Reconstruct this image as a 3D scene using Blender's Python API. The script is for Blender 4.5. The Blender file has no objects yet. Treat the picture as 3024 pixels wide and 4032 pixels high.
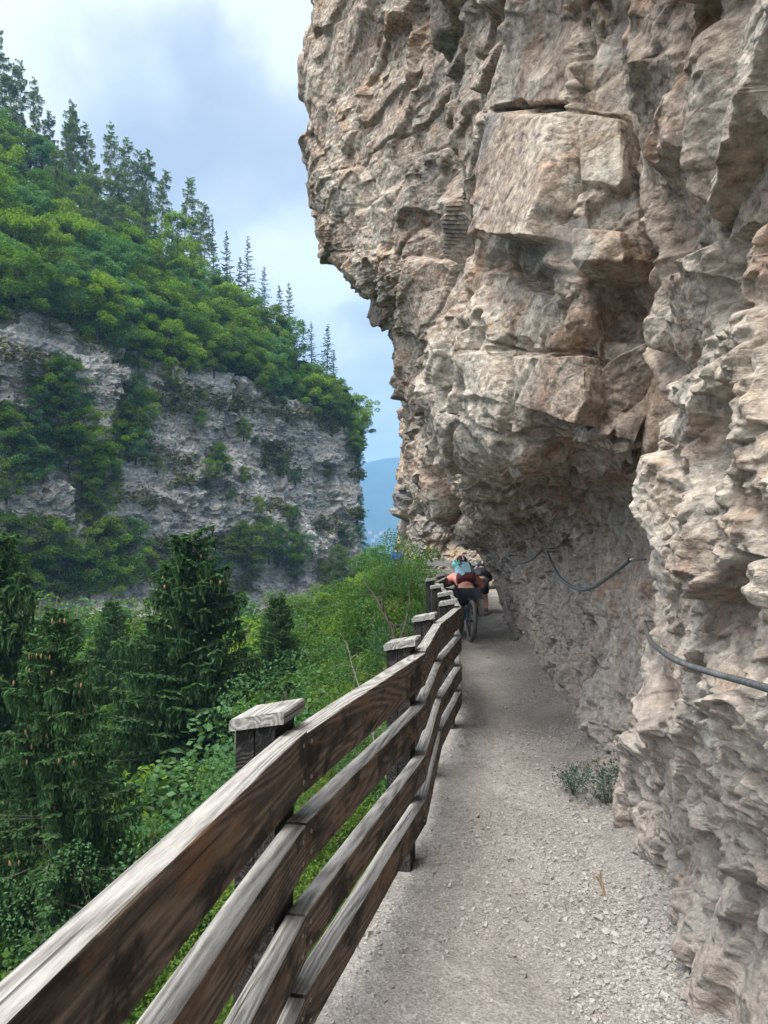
import bpy, math, random
import numpy as np
from mathutils import Vector, Matrix
random.seed(7)
R = math.radians
sc = bpy.context.scene
col = sc.collection

# ------------------------------------------------------------------ camera
CAMZ = 1.65
F = 740.0
PITCH = math.atan(36.0 / F)
cam = bpy.data.objects.new('camera', bpy.data.cameras.new('camera'))
col.objects.link(cam)
cam.location = (0, 0, CAMZ)
cam.rotation_euler = (R(90) + PITCH, 0, 0)
cam.data.sensor_fit = 'VERTICAL'
cam.data.sensor_height = 24
cam.data.lens = F / 1024 * 24
cam.data.clip_start = 0.05
cam.data.clip_end = 20000
sc.camera = cam
CP, SP = math.cos(PITCH), math.sin(PITCH)

def P(u, v, Y):
    """point at depth Y seen at pixel (u, v) of the 768x1024 picture (used for surveying the place)"""
    b = (512 - v) / F
    s = Y / (CP - b * SP)
    return Vector(((u - 384) / F * s, Y, CAMZ + (SP + b * CP) * s))

# ------------------------------------------------------------------ light
SUN_EL, SUN_AZ = R(66), R(-150)          # azimuth measured from +Y towards +X
sdir = Vector((math.sin(SUN_AZ) * math.cos(SUN_EL), math.cos(SUN_AZ) * math.cos(SUN_EL), math.sin(SUN_EL)))
sun = bpy.data.objects.new('sun', bpy.data.lights.new('sun', 'SUN'))
col.objects.link(sun)
sun.data.energy = 1.9
sun.data.angle = R(25)
sun.data.color = (1.0, 0.955, 0.90)
sun.rotation_euler = sdir.to_track_quat('Z', 'Y').to_euler()

sc.view_settings.view_transform = 'Standard'
sc.view_settings.look = 'None'
sc.view_settings.gamma = 1
sc.view_settings.exposure = 1.35
HAZE = 0.0005
sc.cycles.max_bounces = 6
sc.cycles.diffuse_bounces = 4
sc.cycles.volume_bounces = 0
sc.cycles.transparent_max_bounces = 8

# ------------------------------------------------------------------ node helpers
class NT:
    def __init__(s, tree):
        s.t = tree; s.n = tree.nodes; s.l = tree.links
    def node(s, kind, **kw):
        n = s.n.new(kind)
        for k, v in kw.items():
            setattr(n, k, v)
        return n
    def put(s, sock, v):
        if isinstance(v, bpy.types.NodeSocket): s.l.new(v, sock)
        elif v is not None:
            if hasattr(sock.default_value, '__len__') and not hasattr(v, '__len__'): v = [v] * len(sock.default_value)
            if hasattr(sock.default_value, '__len__') and len(sock.default_value) == 4 and len(v) == 3: v = (*v, 1)
            sock.default_value = v
    def math(s, op, a, b=None, c=None, clamp=False):
        n = s.node('ShaderNodeMath', operation=op, use_clamp=clamp)
        s.put(n.inputs[0], a)
        if b is not None: s.put(n.inputs[1], b)
        if c is not None: s.put(n.inputs[2], c)
        return n.outputs[0]
    def vmath(s, op, a, b=None):
        n = s.node('ShaderNodeVectorMath', operation=op)
        s.put(n.inputs[0], a)
        if b is not None: s.put(n.inputs[3 if op == 'SCALE' else 1], b)
        return n.outputs['Value' if op in ('DOT_PRODUCT', 'LENGTH') else 'Vector']
    def mix(s, f, a, b, mode='MIX'):
        n = s.node('ShaderNodeMix', data_type='RGBA', blend_type=mode)
        s.put(n.inputs[0], f); s.put(n.inputs[6], a); s.put(n.inputs[7], b)
        return n.outputs[2]
    def ramp(s, f, stops, interp='LINEAR'):
        n = s.node('ShaderNodeValToRGB')
        cr = n.color_ramp; cr.interpolation = interp
        while len(cr.elements) < len(stops): cr.elements.new(0.5)
        for e, (p, c) in zip(cr.elements, stops):
            e.position = p; e.color = (c, c, c, 1) if not hasattr(c, '__len__') else (*c, 1)
        s.put(n.inputs[0], f)
        return n.outputs[0]
    def noise(s, vec, scale, detail=6, rough=0.55, dist=0.0, out='Fac'):
        n = s.node('ShaderNodeTexNoise')
        if vec is not None: s.put(n.inputs['Vector'], vec)
        n.inputs['Scale'].default_value = scale
        n.inputs['Detail'].default_value = detail
        n.inputs['Roughness'].default_value = rough
        n.inputs['Distortion'].default_value = dist
        return n.outputs[0 if out == 'Fac' else 1]
    def voronoi(s, vec, scale, feature='F1', out=0, rnd=1.0):
        n = s.node('ShaderNodeTexVoronoi', feature=feature)
        if vec is not None: s.put(n.inputs['Vector'], vec)
        n.inputs['Scale'].default_value = scale
        n.inputs['Randomness'].default_value = rnd
        return n.outputs[out]
    def scale(s, vec, sx, sy, sz):
        n = s.node('ShaderNodeMapping')
        s.put(n.inputs['Vector'], vec)
        n.inputs['Scale'].default_value = (sx, sy, sz)
        return n.outputs[0]
    def bump(s, h, dist, strength=1.0, normal=None):
        n = s.node('ShaderNodeBump')
        s.put(n.inputs['Height'], h)
        n.inputs['Distance'].default_value = dist
        n.inputs['Strength'].default_value = strength
        if normal is not None: s.put(n.inputs['Normal'], normal)
        return n.outputs[0]

def material(name, build):
    m = bpy.data.materials.new(name)
    m.use_nodes = True
    nt = NT(m.node_tree)
    bsdf = m.node_tree.nodes['Principled BSDF']
    tc = nt.node('ShaderNodeTexCoord')
    build(nt, bsdf, tc.outputs['Object'])
    return m

def flat_mat(name, c, rough=0.7, metal=0.0, var=0.15, sc_=20, bump=0.0):
    def b(nt, bs, co):
        n = nt.noise(co, sc_, 4)
        f = nt.math('MULTIPLY_ADD', n, 2 * var, 1 - var)
        nt.put(bs.inputs['Base Color'], nt.vmath('SCALE', nt.mix(0.0, c, c), f))
        bs.inputs['Roughness'].default_value = rough
        bs.inputs['Metallic'].default_value = metal
        if bump: nt.put(bs.inputs['Normal'], nt.bump(n, bump))
    return material(name, b)

# ------------------------------------------------------------------ world: bright overcast with veiled sun to the left
w = bpy.data.worlds.new('World'); sc.world = w; w.use_nodes = True
wt = NT(w.node_tree)
bg = w.node_tree.nodes['Background']
sky = wt.node('ShaderNodeTexSky', sky_type='NISHITA')
sky.sun_disc = False
sky.sun_elevation = SUN_EL
sky.sun_rotation = SUN_AZ
sky.air_density = 1.0; sky.dust_density = 1.5; sky.ozone_density = 2.0
dv = wt.node('ShaderNodeTexCoord').outputs['Generated']
sep = wt.node('ShaderNodeSeparateXYZ'); wt.put(sep.inputs[0], dv)
zc = wt.math('ADD', wt.math('MAXIMUM', sep.outputs[2], 0.0), 0.22)
comb = wt.node('ShaderNodeCombineXYZ')
wt.put(comb.inputs[0], wt.math('DIVIDE', sep.outputs[0], zc))
wt.put(comb.inputs[1], wt.math('DIVIDE', sep.outputs[1], zc))
cv = comb.outputs[0]
wn = wt.vmath('SUBTRACT', wt.noise(dv, 4.0, 6, 0.55, out='Color'), (0.5, 0.5, 0.5))
wdv = wt.vmath('NORMALIZE', wt.vmath('ADD', wt.vmath('NORMALIZE', dv), wt.vmath('SCALE', wn, 0.34)))
def blob(u, v, size):
    d = (P(u, v, 1) - Vector((0, 0, CAMZ))).normalized()
    dt = wt.vmath('DOT_PRODUCT', wdv, tuple(d))
    return wt.ramp(dt, [(0.0, 0), (math.cos(R(size)), 0), (math.cos(R(size * 0.25)), 1)], 'EASE')
n1 = wt.noise(cv, 1.3, 7, 0.5, 0.6)
n2 = wt.noise(cv, 3.2, 6, 0.55, 0.3)
dens = wt.math('MULTIPLY_ADD', n1, 0.5, wt.math('MULTIPLY_ADD', n2, 0.22, 0.145))
for (u_, v_, sz_, am_) in ((225, 5, 11, 0.13), (40, -10, 14, 0.12), (130, 25, 7, 0.10), (305, 35, 6, 0.08), (100, 70, 7, -0.07), (165, 100, 9, -0.12), (235, 125, 9, -0.11), (290, 160, 6, -0.05),
                         (340, 235, 6, 0.03), (350, 300, 6, 0.12), (372, 345, 4, 0.10), (385, 400, 6, -0.10), (372, 430, 4, 0.05), (375, 265, 3, -0.05)):
    dens = wt.math('ADD', dens, wt.math('MULTIPLY', blob(u_, v_, sz_), am_))
bright = wt.ramp(dens, [(0.36, (0.44, 0.49, 0.565)), (0.45, (0.53, 0.58, 0.65)), (0.52, (0.64, 0.70, 0.77)), (0.62, (0.88, 0.93, 0.93))])
sdot = wt.math('MAXIMUM', wt.vmath('DOT_PRODUCT', wt.vmath('NORMALIZE', dv), tuple(sdir)), 0.0)
ldot = wt.math('MAXIMUM', wt.vmath('DOT_PRODUCT', wt.vmath('NORMALIZE', dv), (-0.86, -0.16, 0.49)), 0.0)
boost = wt.math('ADD', wt.math('MULTIPLY_ADD', wt.math('POWER', sdot, 6.0), 5.5, 1.0), wt.math('MULTIPLY', wt.math('POWER', ldot, 5.0), 2.3))   # added fill: unseen sky to the left and behind brightened for wall and path
cloud = wt.vmath('SCALE', wt.mix(wt.ramp(sdot, [(0.45, 0), (0.8, 0.85)]), bright, (0.90, 0.86, 0.80)), wt.math('MULTIPLY', boost, 5.4))
skymix = wt.mix(0.86, sky.outputs[0], cloud)
wt.put(bg.inputs[0], skymix)
bg.inputs[1].default_value = 0.10

# ------------------------------------------------------------------ object helpers
def tag(o, label=None, cat=None, group=None, kind=None):
    if label: o['label'] = label
    if cat: o['category'] = cat
    if group: o['group'] = group
    if kind: o['kind'] = kind
    return o

def empty(name, loc=(0, 0, 0), rz=0.0, parent=None):
    o = bpy.data.objects.new(name, None); col.objects.link(o)
    o.location = loc; o.rotation_euler = (0, 0, rz); o.empty_display_size = 0.1
    if parent: o.parent = parent
    return o

def mesh_obj(name, verts, faces, mats, parent=None, smooth=False, mi=None):
    me = bpy.data.meshes.new(name)
    V = np.asarray(verts, dtype=np.float32).reshape(-1, 3)
    if isinstance(faces, np.ndarray):
        k = faces.shape[1]; nf = faces.shape[0]
        me.vertices.add(len(V)); me.vertices.foreach_set('co', V.ravel())
        me.loops.add(nf * k); me.loops.foreach_set('vertex_index', faces.astype(np.int32).ravel())
        me.polygons.add(nf)
        me.polygons.foreach_set('loop_start', np.arange(0, nf * k, k, dtype=np.int32))
        if mi is not None: me.polygons.foreach_set('material_index', np.asarray(mi, dtype=np.int32))
        me.update(calc_edges=True)
    else:
        me.from_pydata([tuple(map(float, v)) for v in V], [], faces)
        if mi is not None: me.polygons.foreach_set('material_index', np.asarray(mi, dtype=np.int32))
        me.update()
    me.validate()
    me.polygons.foreach_set('use_smooth', [smooth] * len(me.polygons))
    for m in (mats if isinstance(mats, (list, tuple)) else [mats]): me.materials.append(m)
    o = bpy.data.objects.new(name, me); col.objects.link(o)
    if parent: o.parent = parent
    return o

class MB:
    def __init__(s): s.v = []; s.f = []; s.m = []
    def add(s, vs, fs, m=0):
        b = len(s.v); s.v += [tuple(v) for v in vs]
        s.f += [tuple(i + b for i in f) for f in fs]; s.m += [m] * len(fs)
    def box(s, lo, hi, m=0, mtop=None, M=None, bev=0.0):
        x0, y0, z0 = lo; x1, y1, z1 = hi
        vs = [(x0, y0, z0), (x1, y0, z0), (x1, y1, z0), (x0, y1, z0), (x0, y0, z1), (x1, y0, z1), (x1, y1, z1), (x0, y1, z1)]
        if M is not None: vs = [tuple(M @ Vector(v)) for v in vs]
        fs = [(0, 3, 2, 1), (0, 1, 5, 4), (1, 2, 6, 5), (2, 3, 7, 6), (3, 0, 4, 7)]
        s.add(vs, fs, m)
        b = len(s.v) - 8
        s.f.append((b + 4, b + 5, b + 6, b + 7)); s.m.append(m if mtop is None else mtop)
    def tube(s, pts, rad, n=8, m=0, cap=True, flat=None):
        pts = [Vector(p) for p in pts]
        if not hasattr(rad, '__len__'): rad = [rad] * len(pts)
        b = len(s.v); up = None
        for i, p in enumerate(pts):
            t = (pts[min(i + 1, len(pts) - 1)] - pts[max(i - 1, 0)]).normalized()
            if up is None:
                up = Vector((0, 0, 1)) if abs(t.z) < 0.9 else Vector((1, 0, 0))
            a = t.cross(up).normalized(); up = a.cross(t).normalized()
            r = rad[i]; ra, rb = (r, r) if not hasattr(r, '__len__') else r
            for k in range(n):
                an = 2 * math.pi * k / n
                s.v.append(tuple(p + a * math.cos(an) * ra + up * math.sin(an) * rb))
        for i in range(len(pts) - 1):
            for k in range(n):
                s.f.append((b + i * n + k, b + i * n + (k + 1) % n, b + (i + 1) * n + (k + 1) % n, b + (i + 1) * n + k)); s.m.append(m)
        if cap:
            s.f.append(tuple(b + k for k in range(n))[::-1]); s.m.append(m)
            e = b + (len(pts) - 1) * n
            s.f.append(tuple(e + k for k in range(n))); s.m.append(m)
    def ball(s, c, r, n=10, m=0, M=None):
        r = r if hasattr(r, '__len__') else (r, r, r)
        b = len(s.v); c = Vector(c); rings = n // 2
        for i in range(rings + 1):
            th = math.pi * i / rings
            for k in range(n):
                ph = 2 * math.pi * k / n
                q = Vector((r[0] * math.sin(th) * math.cos(ph), r[1] * math.sin(th) * math.sin(ph), r[2] * math.cos(th)))
                if M is not None: q = M @ q
                s.v.append(tuple(c + q))
        for i in range(rings):
            for k in range(n):
                s.f.append((b + i * n + k, b + (i + 1) * n + k, b + (i + 1) * n + (k + 1) % n, b + i * n + (k + 1) % n)); s.m.append(m)
    def build(s, name, mats, parent=None, smooth=False):
        return mesh_obj(name, s.v, s.f, mats, parent, smooth, s.m)

# ------------------------------------------------------------------ numpy noise
def _hash(ix, iy, iz, seed):
    h = (ix.astype(np.uint32) * np.uint32(374761393) + iy.astype(np.uint32) * np.uint32(668265263)
         + iz.astype(np.uint32) * np.uint32(2147483647) + np.uint32(seed * 974634777 & 0xffffffff))
    h = (h ^ (h >> np.uint32(13))) * np.uint32(1274126177)
    h = (h ^ (h >> np.uint32(16))) * np.uint32(2246822519)
    return h ^ (h >> np.uint32(15))
def _f(h): return (h & np.uint32(0xffff)).astype(np.float32) / 65535.0
def vnoise(p, seed=0):
    i = np.floor(p).astype(np.int64); f = (p - i).astype(np.float32); f = f * f * (3 - 2 * f)
    out = 0
    for dx in (0, 1):
        for dy in (0, 1):
            for dz in (0, 1):
                h = _f(_hash(i[:, 0] + dx, i[:, 1] + dy, i[:, 2] + dz, seed))
                wgt = (f[:, 0] if dx else 1 - f[:, 0]) * (f[:, 1] if dy else 1 - f[:, 1]) * (f[:, 2] if dz else 1 - f[:, 2])
                out = out + h * wgt
    return out * 2 - 1
def fbm(p, octs=4, seed=0, gain=0.5):
    a, s, t = 1.0, 0, 0.0
    for o in range(octs):
        s = s + a * vnoise(p * (2.03 ** o) + o * 17.3, seed + o); t += a; a *= gain
    return s / t
def facets(p, size, seed, aniso=(1, 1, 1), jitter=0.85, w=0.12):
    """tilted flat pieces: nearest Voronoi cell blended over a narrow band with the second nearest; returns height, tilt, F2-F1"""
    q = (p / size * np.array(aniso, dtype=np.float32)).astype(np.float32)
    i = np.floor(q).astype(np.int64)
    n = len(q)
    f1 = np.full(n, 9e9, np.float32); f2 = f1.copy()
    c1 = np.zeros(n, np.uint32); c2 = c1.copy(); o1 = np.zeros((n, 3), np.float32); o2 = o1.copy()
    for dx in (-1, 0, 1):
        for dy in (-1, 0, 1):
            for dz in (-1, 0, 1):
                jx, jy, jz = i[:, 0] + dx, i[:, 1] + dy, i[:, 2] + dz
                h = _hash(jx, jy, jz, seed)
                o = np.empty((n, 3), np.float32)
                o[:, 0] = q[:, 0] - (jx + .5 + jitter * ((h & np.uint32(1023)).astype(np.float32) / 1023 - .5))
                o[:, 1] = q[:, 1] - (jy + .5 + jitter * (((h >> np.uint32(10)) & np.uint32(1023)).astype(np.float32) / 1023 - .5))
                o[:, 2] = q[:, 2] - (jz + .5 + jitter * (((h >> np.uint32(20)) & np.uint32(1023)).astype(np.float32) / 1023 - .5))
                d = (o * o).sum(1)
                a = d < f1; b = (~a) & (d < f2)
                f2[a] = f1[a]; c2[a] = c1[a]; o2[a] = o1[a]
                f1[a] = d[a]; c1[a] = h[a]; o1[a] = o[a]
                f2[b] = d[b]; c2[b] = h[b]; o2[b] = o[b]
    def val(c, o):
        g = _hash(c, c, c, seed + 5)
        return _f(g) * 2 - 1, (_f(g >> np.uint32(3)) * 2 - 1) * o[:, 0] + (_f(g >> np.uint32(9)) * 2 - 1) * o[:, 1] + (_f(g >> np.uint32(14)) * 2 - 1) * o[:, 2]
    e = np.sqrt(f2) - np.sqrt(f1)
    t = np.clip(e / w, 0, 1); t = 0.5 + 0.5 * t * (2 - t)
    h1_, t1_ = val(c1, o1); h2_, t2_ = val(c2, o2)
    return h1_ * t + h2_ * (1 - t), t1_ * t + t2_ * (1 - t), e

# ------------------------------------------------------------------ grid surfaces
def hermite(vals, knots, ts):
    """vals (n, ...) at knots (n) sampled at ts: cubic Hermite, finite-difference tangents"""
    vals = np.asarray(vals, float); knots = np.asarray(knots, float)
    n = len(knots)
    m = np.zeros_like(vals)
    for i in range(n):
        a, b = max(i - 1, 0), min(i + 1, n - 1)
        m[i] = (vals[b] - vals[a]) / (knots[b] - knots[a])
    k = np.clip(np.searchsorted(knots, ts, side='right') - 1, 0, n - 2)
    h = (knots[k + 1] - knots[k]); t = (ts - knots[k]) / h
    sh = (slice(None),) + (None,) * (vals.ndim - 1)
    t = t[sh]; h = h[sh]
    T = 0.8
    return ((2*t**3 - 3*t**2 + 1) * vals[k] + (t**3 - 2*t**2 + t) * h * m[k] * T
            + (-2*t**3 + 3*t**2) * vals[k+1] + (t**3 - t**2) * h * m[k+1] * T)

def grid_faces(nu, nv):
    i = np.arange(nu - 1)[:, None] * nv + np.arange(nv - 1)[None, :]
    i = i.ravel()
    return np.stack([i, i + nv, i + nv + 1, i + 1], 1)

def grid_normals(G):
    du = np.gradient(G, axis=0); dv_ = np.gradient(G, axis=1)
    n = np.cross(du, dv_)
    return n / (np.linalg.norm(n, axis=2, keepdims=True) + 1e-9)

def project(p):
    d = p - np.array([0, 0, CAMZ])
    f = d[:, 1] * CP + d[:, 2] * SP
    up = -d[:, 1] * SP + d[:, 2] * CP
    f = np.where(f < 0.05, 0.05, f)
    return 384 + F * d[:, 0] / f, 512 - F * up / f

def inpoly(u, v, poly):
    c = np.zeros(len(u), bool); n = len(poly)
    for i in range(n):
        x0, y0 = poly[i]; x1, y1 = poly[(i + 1) % n]
        if y0 == y1: continue
        t = ((y0 > v) != (y1 > v)) & (u < (x1 - x0) * (v - y0) / (y1 - y0) + x0)
        c ^= t
    return c

def rock_displace(G, N, layers, seed, warp=0.25):
    p = G.reshape(-1, 3).astype(np.float32)
    wv = np.stack([fbm(p * 1.1, 3, seed + 1), fbm(p * 1.1 + 31, 3, seed + 2), fbm(p * 1.1 + 57, 3, seed + 3)], 1)
    q = p + wv * warp
    d = np.zeros(len(p), np.float32)
    for (size, amp, tilt, crack, an) in layers:
        h, t, e = facets(q + 3.7 * size, size, seed + int(size * 1000), an)
        d += amp * h + tilt * t
        if crack: d -= crack * np.clip(1 - e / 0.09, 0, 1)
    return d

# ------------------------------------------------------------------ rock materials
def rock_mat(name, tones, stain, scale=1.0, bumpd=0.02, low=None, bands=0.0):
    def b(nt, bs, co):
        big = nt.noise(co, 0.55 * scale, 5, 0.6, 0.8)
        mid = nt.noise(co, 2.6 * scale, 8, 0.65, 0.6)
        fin = nt.noise(co, 16 * scale, 8, 0.7, 0.2)
        cell = nt.voronoi(nt.vmath('ADD', co, nt.vmath('SCALE', nt.noise(co, 3 * scale, 3, out='Color'), 0.35 / scale)), 3.2 * scale, 'F1', 1)
        f = nt.math('ADD', nt.math('MULTIPLY', big, 0.62), nt.math('MULTIPLY', mid, 0.38))
        c = nt.ramp(f, [(0.36 + 0.28 * i / (len(tones) - 1), t) for i, t in enumerate(tones)])
        c = nt.vmath('SCALE', c, nt.math('MULTIPLY_ADD', nt.vmath('DOT_PRODUCT', cell, (.33, .33, .33)), 0.34, 0.83))
        # weathering stains with their own patches
        st = nt.ramp(nt.noise(co, 1.15 * scale, 7, 0.62, 1.4), [(0.54, 0), (0.68, 0.75)])
        c = nt.mix(st, c, stain[0])
        st2 = nt.ramp(nt.noise(nt.vmath('ADD', co, (13, 7, 3)), 1.7 * scale, 7, 0.68, 1.2), [(0.56, 0), (0.66, 0.65)])
        c = nt.mix(st2, c, stain[1])
        # pale calcite veins
        vein = nt.ramp(nt.math('ABSOLUTE', nt.math('SUBTRACT', nt.noise(co, 2.1 * scale, 6, 0.6, 1.0), 0.5)), [(0.0, 0.22), (0.010, 0.0)])
        c = nt.mix(vein, c, (0.60, 0.58, 0.53))
        spots = nt.ramp(fin, [(0.30, 0.62), (0.5, 1.0), (0.72, 1.22)])
        c = nt.vmath('MULTIPLY', c, spots)
        tint = nt.vmath('DOT_PRODUCT', nt.voronoi(nt.vmath('ADD', co, nt.vmath('SCALE', nt.noise(co, 11 * scale, 3, 0.6, out='Color'), 0.06 / scale)), 26 * scale, 'F1', 1), (.6, .4, 0))
        tint2 = nt.vmath('DOT_PRODUCT', nt.voronoi(co, 70 * scale, 'F1', 1), (.4, .6, 0))
        c = nt.vmath('SCALE', c, nt.math('ADD', nt.math('MULTIPLY_ADD', tint, 0.34, 0.68), nt.math('MULTIPLY', tint2, 0.26)))
        if low:                                   # the hewn, dusty foot of the wall is paler and greyer
            sp_ = nt.node('ShaderNodeSeparateXYZ'); nt.put(sp_.inputs[0], co)
            zz = nt.math('ADD', sp_.outputs[2], nt.math('MULTIPLY', big, 2.2))
            c = nt.mix(nt.ramp(nt.math('MULTIPLY', zz, 0.25), [(0.45, 0.5), (0.80, 0.0)]), c, nt.mix(mid, low[0], low[1]))
            # dark water streaks running down the face
            stk = nt.noise(nt.scale(co, 2.6, 2.6, 0.35), 1.6, 5, 0.6, 0.4)
            c = nt.mix(nt.ramp(stk, [(0.57, 0.0), (0.70, 0.5)]), c, (0.13, 0.12, 0.115))
            c = nt.vmath('MULTIPLY', c, spots)
        if bands:
            bd = nt.noise(nt.scale(co, 0.12, 0.12, 2.2), 1.0, 6, 0.7, 0.3)
            c = nt.vmath('MULTIPLY', c, nt.ramp(bd, [(0.36, 0.72), (0.5, 1.05), (0.64, 1.35)]))
        nt.put(bs.inputs['Base Color'], c)
        bs.inputs['Roughness'].default_value = 0.92
        bs.inputs['Specular IOR Level'].default_value = 0.15
        sc_ = nt.scale(co, 1, 1, 1.35)
        h = nt.math('ADD', nt.math('MULTIPLY', nt.noise(sc_, 7 * scale, 10, 0.70, 0.0), 0.8),
                    nt.math('MULTIPLY', nt.voronoi(nt.vmath('ADD', co, nt.vmath('SCALE', nt.noise(co, 9 * scale, 2, out='Color'), 0.1 / scale)), 13 * scale, 'F1', 0), -0.5))
        h = nt.math('ADD', h, nt.math('MULTIPLY', fin, 0.35))
        wco = nt.vmath('ADD', co, nt.vmath('SCALE', nt.noise(co, 4 * scale, 4, 0.6, out='Color'), 0.30 / scale))
        ck = nt.ramp(nt.voronoi(wco, 4.5 * scale, 'DISTANCE_TO_EDGE', 0), [(0.0, 0.0), (0.035, 1.0)])
        h = nt.math('ADD', h, nt.math('MULTIPLY', ck, 0.06))
        cellh = nt.vmath('DOT_PRODUCT', nt.voronoi(wco, 9 * scale, 'F1', 1), (1, 0, 0))
        h = nt.math('ADD', h, nt.math('MULTIPLY', cellh, 0.55))
        wc2 = nt.vmath('ADD', co, nt.vmath('SCALE', nt.noise(co, 11 * scale, 3, 0.6, out='Color'), 0.06 / scale))
        h = nt.math('ADD', h, nt.math('MULTIPLY', nt.vmath('DOT_PRODUCT', nt.voronoi(wc2, 26 * scale, 'F1', 1), (1, 0, 0)), 0.30))
        n1_ = nt.bump(h, bumpd * 1.6, 0.9)
        nt.put(bs.inputs['Normal'], n1_)
    return material(name, b)

M_cliff = rock_mat('pale_limestone', [(0.21, 0.20, 0.195), (0.34, 0.295, 0.245), (0.36, 0.28, 0.225), (0.48, 0.425, 0.35), (0.38, 0.34, 0.295)],
                   [(0.33, 0.19, 0.11), (0.39, 0.385, 0.335)], 1.0, 0.028, low=[(0.22, 0.225, 0.24), (0.47, 0.44, 0.40)])
M_far_rock = rock_mat('grey_streaked_limestone', [(0.20, 0.195, 0.185), (0.29, 0.285, 0.27), (0.36, 0.35, 0.33), (0.48, 0.455, 0.42), (0.58, 0.52, 0.455)],
                      [(0.44, 0.34, 0.26), (0.11, 0.13, 0.055)], 0.22, 0.15, bands=1.0)
M_but_rock = rock_mat('ochre_grey_limestone', [(0.15, 0.15, 0.16), (0.28, 0.26, 0.24), (0.42, 0.32, 0.22), (0.40, 0.38, 0.34)],
                      [(0.40, 0.27, 0.15), (0.13, 0.14, 0.09)], 0.6, 0.06)

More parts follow.
